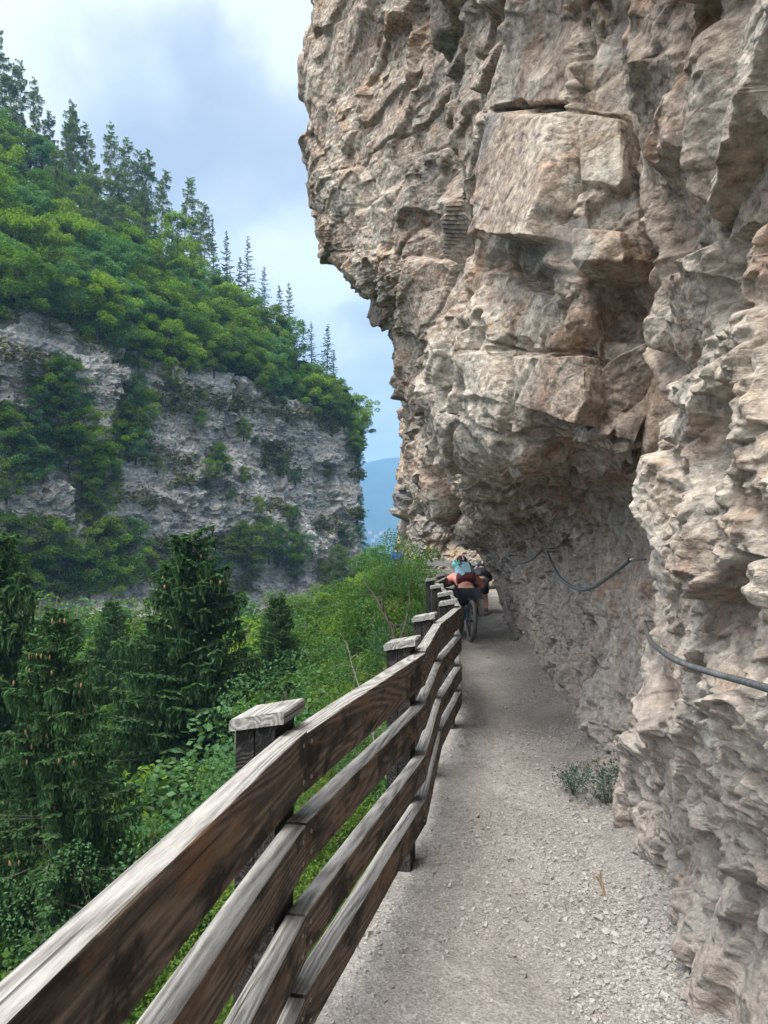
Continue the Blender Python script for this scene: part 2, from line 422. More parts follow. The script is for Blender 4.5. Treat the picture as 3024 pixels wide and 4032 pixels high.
# ------------------------------------------------------------------ the near cliff with the tunnel cut under its overhang
# sections: rows run from below the path up the wall, round the tunnel ceiling to the lip, then up the overhanging face
SECT = {
 -3.0: [(1.30,-1.2),(1.15,0),(1.15,.6),(1.18,1.2),(1.2,1.8),(1.2,2.2),(1.15,2.6),(1.12,3.1),(1.1,3.8),(1.1,4.8),(1.1,6.2),(1.2,8.5),(2,14),(9,17)],
 0.3:  [(1.25,-1.2),(1.05,0),(1.05,.6),(1.12,1.2),(1.15,1.8),(1.15,2.2),(1.12,2.6),(1.08,3.1),(1.05,3.8),(1.0,4.8),(1.0,6.2),(1.0,8.5),(1.6,14),(9,17)],
 2.0:  [(1.25,-1.2),(1.04,0),(1.10,.6),(1.12,1.2),(1.09,1.8),(1.09,2.2),(1.07,2.6),(1.05,3.1),(1.05,3.6),(1.0,4.6),(.98,6.0),(1.0,8.5),(1.4,14),(9,17)],
 2.9:  [(1.35,-1.2),(1.16,0),(1.18,.6),(1.15,1.1),(1.10,1.6),(1.12,2.1),(1.13,2.5),(1.12,2.9),(1.1,3.4),(1.08,4.3),(1.05,5.8),(1.0,8.5),(1.3,14),(9,17)],
 3.35: [(1.45,-1.2),(1.27,0),(1.26,.6),(1.22,1.1),(1.17,1.6),(1.19,2.0),(1.2,2.35),(1.19,2.8),(1.18,3.3),(1.18,4.2),(1.1,5.6),(1.0,8.5),(1.3,14),(9,17)],
 3.75: [(1.6,-1.2),(1.37,0),(1.38,.6),(1.40,1.15),(1.48,1.62),(1.50,1.88),(1.40,2.02),(1.38,2.3),(1.38,2.8),(1.4,3.6),(1.35,4.8),(1.2,7.5),(1.3,14),(9,17)],
 4.1:  [(1.7,-1.2),(1.44,0),(1.46,.6),(1.52,1.15),(1.66,1.68),(1.60,1.98),(1.32,2.04),(1.12,2.10),(1.04,2.5),(1.08,3.3),(1.12,4.3),(1.0,6.0),(1.1,13),(9,17)],
 4.8:  [(1.8,-1.2),(1.53,0),(1.55,.6),(1.60,1.2),(1.74,1.72),(1.60,2.03),(1.26,2.14),(.98,2.24),(.86,2.56),(.94,3.2),(.98,4.1),(.92,5.4),(.95,12),(9,17)],
 5.7:  [(1.9,-1.2),(1.63,0),(1.65,.6),(1.70,1.2),(1.82,1.74),(1.62,2.06),(1.20,2.24),(.86,2.38),(.70,2.68),(.66,3.3),(.72,4.6),(.62,6.2),(.6,12),(9,17)],
 7.0:  [(2.1,-1.2),(1.8,0),(1.82,.6),(1.90,1.2),(1.98,1.76),(1.68,2.10),(1.20,2.34),(.86,2.52),(.64,2.86),(.58,3.6),(.73,4.9),(.55,7.2),(.5,12.5),(9,17)],
 8.2:  [(2.3,-1.2),(2.0,0),(2.01,.6),(2.06,1.15),(2.08,1.7),(1.72,2.0),(1.15,2.06),(.95,2.35),(1.1,3.0),(1.3,4.2),(1.35,6.0),(1.3,9.0),(1.2,14),(9,18)],
 9.3:  [(2.4,-1.2),(2.1,0),(2.11,.6),(2.13,1.15),(2.1,1.68),(1.72,1.98),(1.15,2.06),(.88,2.4),(.95,3.2),(1.3,4.4),(1.3,6.2),(.9,9.2),(.6,14),(9,18)],
 10.8: [(2.6,-1.2),(2.25,0),(2.2,.6),(2.1,1.15),(1.92,1.6),(1.6,1.86),(1.2,2.02),(.90,2.5),(.72,3.4),(.62,4.9),(.15,6.2),(-.15,9.3),(.0,15),(9,19)],
 13.0: [(2.8,-1.2),(2.5,-.05),(2.45,.5),(2.3,1.1),(2.05,1.52),(1.75,1.78),(1.25,2.05),(.80,2.55),(.48,3.4),(.38,5.45),(-.95,6.8),(-1.40,8.5),(-.50,12.2),(9,20)],
 15.6: [(3.2,-1.2),(2.62,-.08),(2.54,.5),(2.42,1.0),(2.25,1.35),(2.02,1.62),(1.6,2.05),(1.05,2.7),(.75,3.5),(.6,5.6),(-.3,7.5),(-.6,9.2),(0,14),(9,20)],
 18.0: [(3.9,-1.2),(3.5,-.1),(3.5,.6),(3.45,1.2),(3.3,1.8),(3.0,2.3),(2.5,2.8),(2.2,3.3),(2.0,4.2),(1.9,6),(1.5,8),(1.4,10),(2,14),(9,20)],
 22.0: [(6.4,-1.2),(5.6,0),(5.5,.6),(5.5,1.2),(5.4,1.8),(5.2,2.6),(5.0,3.3),(4.8,4),(4.5,5),(4.4,7),(4.4,9),(4.4,11),(5,14),(10,20)],
 27.0: [(9,-1.2),(7.8,0),(7.8,.6),(7.8,1.2),(7.8,1.8),(7.8,2.6),(7.7,3.3),(7.6,4),(7.5,5),(7.4,7),(7.4,9),(7.4,11),(8,14),(12,20)],
}
ys = sorted(SECT)
net = np.array([SECT[y] for y in ys], float)                       # stations x rows x (x,z)
seg = [14, 150, 150, 120, 110, 110, 90, 110, 190, 200, 180, 130, 30]
rows_t = np.concatenate([np.linspace(i, i + 1, n, endpoint=False) for i, n in enumerate(seg)] + [[len(seg)]])
yy = [-3.0]
while yy[-1] < 27: yy.append(yy[-1] + (0.05 if yy[-1] < 1.2 else max(0.0065, 0.0034 * yy[-1] if yy[-1] > 5 else 0.0021 * yy[-1]) if yy[-1] < 16 else 0.12))
yy[-1] = 27.0
yy = np.array(yy)
A = hermite(net, ys, yy)                                           # columns x rows x 2
B = hermite(np.transpose(A, (1, 0, 2)), np.arange(net.shape[1]), rows_t)
G = np.zeros((len(yy), len(rows_t), 3))
G[..., 0] = B[..., 0].T; G[..., 2] = B[..., 1].T; G[..., 1] = yy[:, None]
N = grid_normals(G)
if np.mean(N[250:300, 180:400, 0]) > 0: N = -N
gp = G.reshape(-1, 3).astype(np.float32)
nu, nv = G.shape[:2]
wv = np.stack([fbm(gp * 1.3, 3, 11), fbm(gp * 1.3 + 31, 3, 12), fbm(gp * 1.3 + 57, 3, 13)], 1) * 0.09
# layers of fractured blocks: size, height, tilt, crack, anisotropy
q = gp + wv
rough = np.clip(0.5 + 1.1 * vnoise(gp * 0.9 + 5, 77), 0.15, 1.0)
h1, t1, e1 = facets(q, 1.15, 101, (1.0, 0.8, 1.0), w=0.10)
h2, t2, e2 = facets(q + 9, 0.42, 202, (1, 0.8, 1.0), w=0.09)
h3_, t3, e3 = facets(q + 4 + wv * 0.2, 0.19, 303, (1, 0.9, 0.85), w=0.09)
h4, t4, e4 = facets(gp + wv * 0.2, 0.065, 404, (1, 1, 1), w=0.20)
nearm = gp[:, 1] < 5.5
h6 = np.zeros(len(gp), np.float32); t6 = h6.copy()
h6[nearm], t6[nearm], _e = facets(gp[nearm] + wv[nearm] * 0.2, 0.030, 606, (1, 1, 1), w=0.30)
rowi = np.tile(rows_t[None, :], (nu, 1)).ravel()
lowwall = np.clip((5.9 - rowi) / 0.5, 0, 1) * np.where(gp[:, 1] > 3.6, 1.0, np.clip((4.2 - rowi) / 2, 0, 1) * .8)              # the cut tunnel wall is smoother
big = (1 - 0.62 * lowwall) * np.where(gp[:, 1] < 3.7, 0.62, 1.0)
D = (0.13 * h1 + 0.24 * t1) * big + (0.050 * h2 + 0.15 * t2) * (0.55 + 0.45 * big) + (0.026 * h3_ + 0.070 * t3) * (0.45 + rough) + (0.007 * h4 + 0.026 * t4) * (0.35 + rough)
slab = np.clip((rowi - 9.6) / 0.6, 0, 1) * np.clip((gp[:, 1] - 9.0) / 1.5, 0, 1)   # the broad smoother slab high on the far mass
D *= 1 - 0.55 * slab
D += (0.0035 * h6 + 0.013 * t6) * (0.35 + rough)
D -= 0.06 * big * np.clip(1 - e1 / 0.05, 0, 1) + 0.035 * np.clip(1 - e2 / 0.07, 0, 1) * rough + 0.010 * np.clip(1 - e3 / 0.10, 0, 1) * rough
h5, t5, e5 = facets(q + 2, 0.78, 505, (1, .8, 0.85), w=0.07)
D += (0.04 * h5 + 0.13 * t5) * big + 0.10 * vnoise(gp * 0.7 + 3, 56) * big
pu, pv = project(gp.astype(float))
yflat = gp[:, 1]
inB = (yflat > 3.6) & (yflat < 8.2) & (rowi > 6.2)
# big fractured blocks of the middle mass, surveyed from the place: outline (u,v), how far they stand out, tilt
pu_ = pu + 4.0 * fbm(gp * 5, 3, 92); pv_ = pv + 4.0 * fbm(gp * 5 + 9, 3, 93)
def block(poly, y0, y1, push, flatten=0.75, tu=0.0, tv=0.0):
    global D
    m = inpoly(pu_, pv_, poly) & (yflat > y0) & (yflat < y1) & (rowi > 4.2)
    if m.any():
        best = np.full(m.sum(), 1e9)
        for (ax, ay), (bx, by) in zip(poly, poly[1:] + poly[:1]):
            t = np.clip(((pu_[m] - ax) * (bx - ax) + (pv_[m] - ay) * (by - ay)) / ((bx - ax) ** 2 + (by - ay) ** 2), 0, 1)
            best = np.minimum(best, np.hypot(pu_[m] - (ax + t * (bx - ax)), pv_[m] - (ay + t * (by - ay))))
        wgt = np.clip(best / 5.0, 0, 1)
        cu, cv_ = np.mean([p[0] for p in poly]), np.mean([p[1] for p in poly])
        D[m] = D[m] * (1 - wgt) + wgt * (push + (1 - flatten) * D[m] + tu * (pu[m] - cu) / 100 + tv * (pv[m] - cv_) / 100)
block([(503,112),(540,110),(582,116),(584,190),(582,250),(560,248),(505,240),(500,180)], 3.8, 7.5, 0.24, 0.9, 0.0, 0.10)
block([(586,116),(634,124),(640,186),(628,200),(586,196)], 3.6, 6.0, 0.12, 0.88)
block([(586,232),(652,240),(655,262),(640,280),(583,276)], 3.6, 6.0, 0.20, 0.8, 0, .06)
block([(520,12),(570,20),(580,108),(545,106),(508,104),(512,60)], 3.8, 7.5, 0.04, 0.9)
block([(584,20),(630,60),(636,118),(586,110)], 3.6, 6.5, -0.05, 0.85)
block([(524,356),(590,352),(596,400),(580,430),(520,404)], 3.8, 7.0, 0.10, 0.75)
block([(410,256),(470,262),(470,330),(440,352),(404,320)], 9.5, 12.5, 0.25, 0.6)
block([(460,265),(500,270),(560,300),(540,345),(470,330)], 4.5, 7.8, 0.05, 0.5)
def crack(pts, y0, y1, wpx, depth):
    global D
    best = np.full(len(pu), 1e9)
    for (a, b_) in zip(pts[:-1], pts[1:]):
        ax, ay = a; bx, by = b_
        t = np.clip(((pu - ax) * (bx - ax) + (pv - ay) * (by - ay)) / ((bx - ax) ** 2 + (by - ay) ** 2), 0, 1)
        best = np.minimum(best, np.hypot(pu - (ax + t * (bx - ax)), pv - (ay + t * (by - ay))))
    best = best + 1.5 * vnoise(gp * 9, 91)
    m = (yflat > y0) & (yflat < y1) & (rowi > 4)
    D[m] -= depth * np.clip(1 - best[m] / wpx, 0, 1)
crack([(574,20),(580,60),(583,118),(587,160),(580,240),(578,275)], 3.6, 7.5, 4.5, 0.30)
crack([(505,112),(540,106),(583,113),(634,122)], 3.6, 7.5, 2.4, 0.07)
block([(470,350),(515,352),(512,405),(478,400)], 4.2, 8.0, 0.12, 0.7)
crack([(500,344),(530,352),(570,348),(592,356)], 3.8, 8, 2.0, 0.05)
crack([(516,350),(514,420)], 3.8, 8, 1.8, 0.07)
crack([(622,0),(632,70),(640,180),(650,260),(655,310),(640,420),(632,500)], 3.3, 5.0, 5.0, 0.30)
def cavity(c, r, depth):
    global D
    d = np.linalg.norm((gp - np.array(tuple(c), np.float32)) * np.array([1, 1, 1.15], np.float32) + wv * 0.9, axis=1) / r
    D -= depth * np.clip(1 - d ** 2, 0, 1)
cavity(P(625, 503, 3.85), 0.30, 0.5)
cavity(P(748, 445, 2.35), 0.22, 0.30)
cavity(P(712, 285, 2.55), 0.22, 0.20)
cavity(P(758, 940, 2.05), 0.17, 0.16)
cavity(P(600, 20, 4.4), 0.5, 0.4)
cavity(P(690, 690, 2.9), 0.16, 0.10)
cavity(P(560, 575, 6.0), 0.3, 0.18)
# keep the foot of the wall where the path meets it
foot = np.clip((rowi - 0.6) / 0.5, 0, 1)
D *= 0.35 + 0.65 * foot
Dg = D.reshape(nu, nv)
Dg = 0.8 * Dg + 0.10 * (np.roll(Dg, 1, 0) + np.roll(Dg, -1, 0)); Dg = 0.8 * Dg + 0.10 * (np.roll(Dg, 1, 1) + np.roll(Dg, -1, 1))
bandw = (np.clip((yy - 6.9) / 0.4, 0, 1) * np.clip((9.6 - yy) / 0.4, 0, 1))[:, None] * np.clip((rows_t - 7.6) / 0.4, 0, 1)[None, :]
Db = Dg
for _ in range(3): Db = sum(np.roll(Db, k_, 1) for k_ in range(-4, 5)) / 9
for _ in range(2): Db = sum(np.roll(Db, k_, 0) for k_ in range(-2, 3)) / 5
Dg = Dg * (1 - bandw) + Db * bandw                                # the recessed corner between the masses is smooth
Gd = G + N * Dg[..., None]
cliff = mesh_obj('rock_cliff', Gd.reshape(-1, 3), grid_faces(nu, nv), M_cliff)
tag(cliff, kind='structure')

# ------------------------------------------------------------------ far rock buttress that closes the bend
def lofted(name, cols, rows_n, cols_n, mat, layers, seed, flip=False, warp=0.5, extra=None):
    net_ = np.array([[tuple(p) for p in c] for c in cols], float)
    A_ = hermite(net_, np.arange(len(cols)), np.linspace(0, len(cols) - 1, cols_n))
    G_ = np.transpose(hermite(np.transpose(A_, (1, 0, 2)), np.arange(net_.shape[1]), np.linspace(0, net_.shape[1] - 1, rows_n)), (1, 0, 2))
    N_ = grid_normals(G_)
    if flip: N_ = -N_
    d = rock_displace(G_, N_, layers, seed, warp)
    if extra is not None: d = extra(G_.reshape(-1, 3), d)
    Gd_ = G_ + N_ * d.reshape(cols_n, rows_n, 1)
    o = mesh_obj(name, Gd_.reshape(-1, 3), grid_faces(cols_n, rows_n) if not flip else grid_faces(cols_n, rows_n)[:, ::-1], mat)
    tag(o, kind='structure')
    return o, Gd_
bcols = []
for (x, y) in [(3.3, 40), (0.95, 34), (0.50, 30.6), (1.1, 29.0), (3, 28.6), (5.5, 28.4), (9, 27.5), (14, 27)]:
    bcols.append([(x - .5, y - 1.5, -16), (x - .3, y - 1, -8), (x, y - .2, -1.5), (x + .05, y, 0), (x + .1, y + .1, 1.5), (x + .15, y + .2, 3.2), (x + .25, y + .5, 5.5), (x + .8, y + 1.2, 9), (x + 2, y + 3, 14)])
butt, _ = lofted('rock_buttress', bcols, 260, 300, M_but_rock,
       [(2.2, 0.35, 0.6, 0.1, (1, 1, .8)), (0.8, 0.12, 0.26, 0.06, (1, 1, 1.4)), (0.3, 0.04, 0.10, 0.02, (1, 1, 1.5))], 21, flip=False, warp=0.4)

# ------------------------------------------------------------------ path
# inner rail corner points of the fence (x, y), surveyed
FN = [(-0.80, -1.6), (-0.50, 0.45), (-0.23, 2.25), (0.22, 3.95), (0.42, 5.43), (0.72, 6.9), (0.80, 8.2), (0.82, 9.8), (0.87, 11.9), (1.2, 13.9), (1.75, 16.3), (2.3, 18.8), (2.75, 21.8)]
def path_mat():
    def b(nt, bs, co):
        n1_ = nt.noise(co, 1.1, 6, 0.6, 0.6); n2_ = nt.noise(co, 14, 8, 0.7); n3_ = nt.noise(co, 90, 5, 0.7)
        c = nt.ramp(n1_, [(0.30, (0.215, 0.20, 0.183)), (0.5, (0.285, 0.268, 0.248)), (0.68, (0.345, 0.328, 0.306))])
        c = nt.vmath('MULTIPLY', c, nt.ramp(n2_, [(0.3, 0.80), (0.7, 1.15)]))
        c = nt.vmath('MULTIPLY', c, nt.ramp(n3_, [(0.32, 0.74), (0.5, 1.0), (0.7, 1.22)]))
        grit = nt.voronoi(co, 120, 'F1', 1)
        gv = nt.vmath('DOT_PRODUCT', grit, (.5, .5, 0)); gv2 = nt.vmath('DOT_PRODUCT', nt.voronoi(co, 55, 'F1', 1), (.5, .5, 0))
        c = nt.vmath('SCALE', c, nt.math('ADD', nt.math('MULTIPLY_ADD', gv, 0.5, 0.60), nt.math('MULTIPLY', gv2, 0.3)))
        nt.put(bs.inputs['Base Color'], c)
        bs.inputs['Roughness'].default_value = 0.95
        bs.inputs['Specular IOR Level'].default_value = 0.1
        h = nt.math('ADD', nt.math('MULTIPLY', nt.noise(co, 22, 8, 0.7), 1.0), nt.math('MULTIPLY', nt.voronoi(co, 75, 'F1', 0), -0.45))
        h = nt.math('ADD', h, nt.math('MULTIPLY', n3_, 0.3))
        nt.put(bs.inputs['Normal'], nt.bump(h, 0.018, 0.8))
    return material('packed_gravel', b)
M_path = path_mat()
def path_z(x, y):
    """height of the path surface (numpy arrays)"""
    p = np.stack([x, y, np.zeros_like(x)], 1).astype(np.float32)
    z = 0.018 * fbm(p * 2.0, 4, 61) + 0.010 * fbm(p * 9, 4, 62)
    r = np.abs(x - (0.50 + 0.05 * y + 0.10 * vnoise(p * 1.6, 66)))                   # a worn, broken rut
    z = z - 0.022 * np.clip(1 - r / 0.12, 0, 1) * np.clip(0.45 + vnoise(p * 2.6, 67), 0, 1)
    clod = np.clip(fbm(p * 16, 3, 64) - 0.12, 0, 1) * np.clip(vnoise(p * 1.4, 65) + 0.1, 0, 1)
    z = z + 0.06 * clod
    wallx = np.interp(y, [0, 2.57, 3.44, 4.66, 6.33, 8.36, 13.4, 16], [1.05, 1.11, 1.29, 1.52, 1.70, 1.99, 2.5, 2.45])
    z = z + 0.09 * np.clip(1 - (wallx - x) / 0.35, 0, 1.3) ** 1.5                      # rubble banked against the wall
    return z
cpts = []
edge_l = FN + [(3.0, 24.6), (2.85, 27.0), (1.2, 27.6), (0.3, 28.5)]
edge_r = [(1.7, -1.6), (1.7, 0.45), (1.8, 2.25), (2.0, 3.95), (2.1, 5.43), (2.3, 6.9), (2.5, 8.2), (2.7, 9.8), (3.0, 11.9), (3.3, 13.9), (3.8, 16.3), (5.5, 18.2), (8.5, 20), (9, 25), (7, 29.2), (1.8, 30), (1.6, 33)]
kn = np.arange(len(edge_l))
ts = [0.0]
while ts[-1] < len(edge_l) - 1:
    i = min(int(ts[-1]), len(edge_l) - 2)
    ln = math.hypot(edge_l[i+1][0] - edge_l[i][0], edge_l[i+1][1] - edge_l[i][1])
    y = edge_l[i][1]
    ts.append(ts[-1] + (0.02 if y < 9 else 0.05 if y < 17 else 0.15) / ln)
ts[-1] = len(edge_l) - 1
ts = np.array(ts)
EL = np.stack([np.interp(ts, kn, [e[k] for e in edge_l]) for k in (0, 1)], 1)
ER = np.stack([np.interp(ts, kn, [e[k] for e in edge_r]) for k in (0, 1)], 1)
cr = np.concatenate([[-0.26, -0.25, -0.235, -0.20], np.linspace(-0.18, 1.0, 150)])
dirw = (ER - EL); wl = np.linalg.norm(dirw, axis=1, keepdims=True)
PG = np.zeros((len(ts), len(cr), 3))
off = np.where(cr < 0, cr, 0)
PG[..., :2] = EL[:, None, :] + dirw[:, None, :] * np.where(cr > 0, cr, 0)[None, :, None] + (dirw / wl)[:, None, :] * off[None, :, None] * 1.0
pz = path_z(PG[..., 0].ravel(), PG[..., 1].ravel()).reshape(len(ts), len(cr))
far_fade = np.clip((PG[..., 1] - 17) / 3, 0, 1)
pz = pz * (1 - far_fade) + far_fade * (0.06 * np.sin(PG[..., 0]) + 0.12)
pz[:, 0] = -0.9; pz[:, 1] = -0.45; pz[:, 2] = -0.10; pz[:, 3] -= 0.03
PG[..., 2] = pz
pth = mesh_obj('path', PG.reshape(-1, 3), grid_faces(*PG.shape[:2]), M_path, smooth=True)
tag(pth, kind='structure')

# loose stones, far too many to count
def stones(name, n, seed, sampler, mat):
    rs = np.random.RandomState(seed)
    pos, size = sampler(rs, n)
    n = len(pos)
    base = np.array([(-1,-1,-1),(1,-1,-1),(1,1,-1),(-1,1,-1),(-1,-1,1),(1,-1,1),(1,1,1),(-1,1,1)], float) * 0.58
    V = base[None] * (1 + rs.uniform(-0.45, 0.25, (n, 8, 3)))
    V[:, :, 2] *= rs.uniform(0.45, 0.85, (n, 1))
    V[:, :, 1] *= rs.uniform(0.6, 1.0, (n, 1))
    a, b_ = rs.uniform(0, 6.28, n), rs.uniform(-0.6, 0.6, n)
    ca, sa, cb, sb = np.cos(a)[:, None], np.sin(a)[:, None], np.cos(b_)[:, None], np.sin(b_)[:, None]
    x, y, z = V[..., 0], V[..., 1], V[..., 2]
    x, z = x * cb + z * sb, -x * sb + z * cb
    x, y = x * ca - y * sa, x * sa + y * ca
    V = np.stack([x, y, z], -1) * (size * 0.5)[:, None, None] + pos[:, None, :]
    fq = np.array([(0,3,2,1),(4,5,6,7),(0,1,5,4),(1,2,6,5),(2,3,7,6),(3,0,4,7)])
    Fq = (fq[None] + 8 * np.arange(n)[:, None, None]).reshape(-1, 4)
    o = mesh_obj(name, V.reshape(-1, 3), Fq, mat)
    return o
def stone_mat():
    def b(nt, bs, co):
        c = nt.ramp(nt.noise(co, 35, 2), [(0.3, (0.20, 0.185, 0.17)), (0.45, (0.31, 0.292, 0.268)), (0.6, (0.40, 0.388, 0.368)), (0.75, (0.33, 0.28, 0.245))])
        nt.put(bs.inputs['Base Color'], c); bs.inputs['Roughness'].default_value = 0.9
        bs.inputs['Specular IOR Level'].default_value = 0.15
        nt.put(bs.inputs['Normal'], nt.bump(nt.noise(co, 160, 4), 0.004))
    return material('loose_limestone', b)
M_stone = stone_mat()
def samp(rs, n):
    y = 1.9 * (16 / 1.9) ** rs.uniform(0, 1, n) ** 1.25
    wallx = np.interp(y, [0, 2.57, 3.44, 4.66, 6.33, 8.36, 13.4, 16], [1.05, 1.11, 1.29, 1.52, 1.70, 1.99, 2.5, 2.45])
    fx = np.interp(y, [f[1] for f in FN], [f[0] for f in FN])
    t = rs.uniform(0, 1, n)
    k = rs.uniform(0, 1, n) < 0.55
    x = np.where(k, wallx + 0.05 - np.abs(rs.normal(0, 0.33, n)), fx - 0.15 + t * (wallx - fx + 0.15))
    s = np.where(k, rs.lognormal(math.log(0.0115), 0.5, n), rs.lognormal(math.log(0.008), 0.6, n)).clip(0.004, 0.065)
    p = np.stack([x, y, x * 0], 1)
    keep = (x > fx - 0.18) & (rs.uniform(0, 1, n) < np.clip(0.55 + 0.9 * vnoise((p * 2.4).astype(np.float32), 9), 0.08, 1))
    x, y, s = x[keep], y[keep], s[keep]
    return np.stack([x, y, path_z(x, y) + s * 0.12], 1), s
grv = stones('gravel', 95000, 5, samp, M_stone)
tag(grv, 'loose pale limestone gravel lying on the path, thickest along the foot of the rock wall', 'gravel', kind='stuff')

# ------------------------------------------------------------------ timber fence
def wood(name, cols, grain=1.0, rough=0.8, stain=None, bumpd=0.004):
    def b(nt, bs, co):
        info = nt.node('ShaderNodeObjectInfo')
        co2 = nt.vmath('ADD', co, nt.vmath('SCALE', nt.scale(info.outputs['Location'], 1, 1, 1), 3.7))
        g = nt.scale(co2, 0.5, 9, 9)
        warp = nt.noise(nt.scale(co2, 0.45, 4, 4), 1.6, 1, 0.5)
        ring = nt.math('SINE', nt.math('MULTIPLY', nt.math('ADD', nt.noise(g, 0.7 * grain, 2, 0.4, 0.2), nt.math('MULTIPLY', warp, 0.5)), 120.0))
        fine = nt.noise(nt.scale(co2, 5, 60, 60), 1.6 * grain, 6, 0.65)
        blot = nt.noise(nt.scale(co2, 1.6, 3.2, 3.2), 2.2, 6, 0.6, 0.9)
        fine2 = nt.noise(nt.scale(co2, 16, 260, 260), 1.0, 4, 0.7)
        chk = nt.ramp(nt.noise(nt.scale(co2, 0.9, 70, 70), 1.0, 3, 0.6), [(0.30, 0.25), (0.36, 1.0)])
        f = nt.math('ADD', nt.math('MULTIPLY', nt.math('MULTIPLY_ADD', ring, 0.5, 0.5), 0.30), nt.math('MULTIPLY', fine, 0.70))
        c = nt.ramp(f, [(0.25, cols[0]), (0.5, cols[1]), (0.75, cols[2])])
        if stain:
            c = nt.mix(nt.ramp(blot, [(0.40, 1.0), (0.52, 0.0)]), c, stain[0])
            c = nt.mix(nt.ramp(nt.noise(nt.scale(co2, 1.2, 3, 3), 3.0, 5, 0.6, 1.0), [(0.55, 0.0), (0.68, 0.8)]), c, stain[1])
        nt.put(bs.inputs['Base Color'], c)
        bs.inputs['Roughness'].default_value = rough
        bs.inputs['Specular IOR Level'].default_value = 0.25
        c = nt.vmath('MULTIPLY', nt.vmath('MULTIPLY', c, chk), nt.ramp(fine2, [(0.3, 0.72), (0.5, 1.0), (0.7, 1.25)]))
        nt.put(bs.inputs['Base Color'], c)
        nt.put(bs.inputs['Normal'], nt.bump(nt.math('ADD', f, nt.math('MULTIPLY', chk, 0.8)), bumpd, 0.8))
    return material(name, b)
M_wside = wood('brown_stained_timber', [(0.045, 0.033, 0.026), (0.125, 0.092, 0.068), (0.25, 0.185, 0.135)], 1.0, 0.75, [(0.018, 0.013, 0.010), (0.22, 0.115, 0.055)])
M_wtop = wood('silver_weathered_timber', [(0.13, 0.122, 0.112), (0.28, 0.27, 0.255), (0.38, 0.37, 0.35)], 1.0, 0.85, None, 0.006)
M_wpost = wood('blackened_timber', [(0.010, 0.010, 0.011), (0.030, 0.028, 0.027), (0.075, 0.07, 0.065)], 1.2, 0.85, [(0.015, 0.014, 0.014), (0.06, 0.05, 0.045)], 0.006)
M_wold = wood('grey_weathered_timber', [(0.12, 0.12, 0.12), (0.22, 0.22, 0.215), (0.33, 0.33, 0.32)], 1.0, 0.9)
M_screw = flat_mat('zinc_screw', (0.30, 0.30, 0.29), 0.45, 0.7)

fence = empty('wooden_fence', (0, 0, 0))
tag(fence, 'long timber fence with four boards and dark capped posts along the drop side of path', 'fence')
rng = random.Random(3)
def bend_box(L, th, h, seed, wav=0.0018, nseg=26, rnd=0.006):
    """a sawn board along +X, front face at y=0 going to y=+th, top at z=0; slightly wavy worn arrises"""
    r = random.Random(seed)
    ph = [r.uniform(0, 6.28) for _ in range(6)]
    m = MB(); n = nseg
    prof = [(0, -rnd), (0.3 * rnd, -0.3 * rnd), (rnd, 0), (th - rnd, 0), (th - .3 * rnd, -.3 * rnd), (th, -rnd), (th, -h + rnd), (th - rnd, -h), (rnd, -h), (0, -h + rnd)]
    k = len(prof)
    for i in range(n + 1):
        x = L * i / n
        wt_ = wav * math.sin(x * 3.1 + ph[0]) + wav * .6 * math.sin(x * 7.7 + ph[1]); wb = wav * 1.3 * math.sin(x * 2.3 + ph[2]) + wav * .7 * math.sin(x * 6.1 + ph[3])
        wy = wav * .6 * math.sin(x * 2.7 + ph[4])
        for (y, z) in prof:
            m.v.append((x, y + wy, z + (wt_ if z > -h / 2 else wb)))
    for i in range(n):
        for j in range(k):
            a, b_ = i * k + j, i * k + (j + 1) % k
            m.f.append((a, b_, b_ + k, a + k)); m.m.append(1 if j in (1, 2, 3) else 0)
    m.f.append(tuple(range(k))[::-1]); m.m.append(0)
    m.f.append(tuple(n * k + j for j in range(k))); m.m.append(0)
    return m
TOPS = [(1.10, 0.175), (0.83, 0.132), (0.56, 0.13), (0.33, 0.13)]
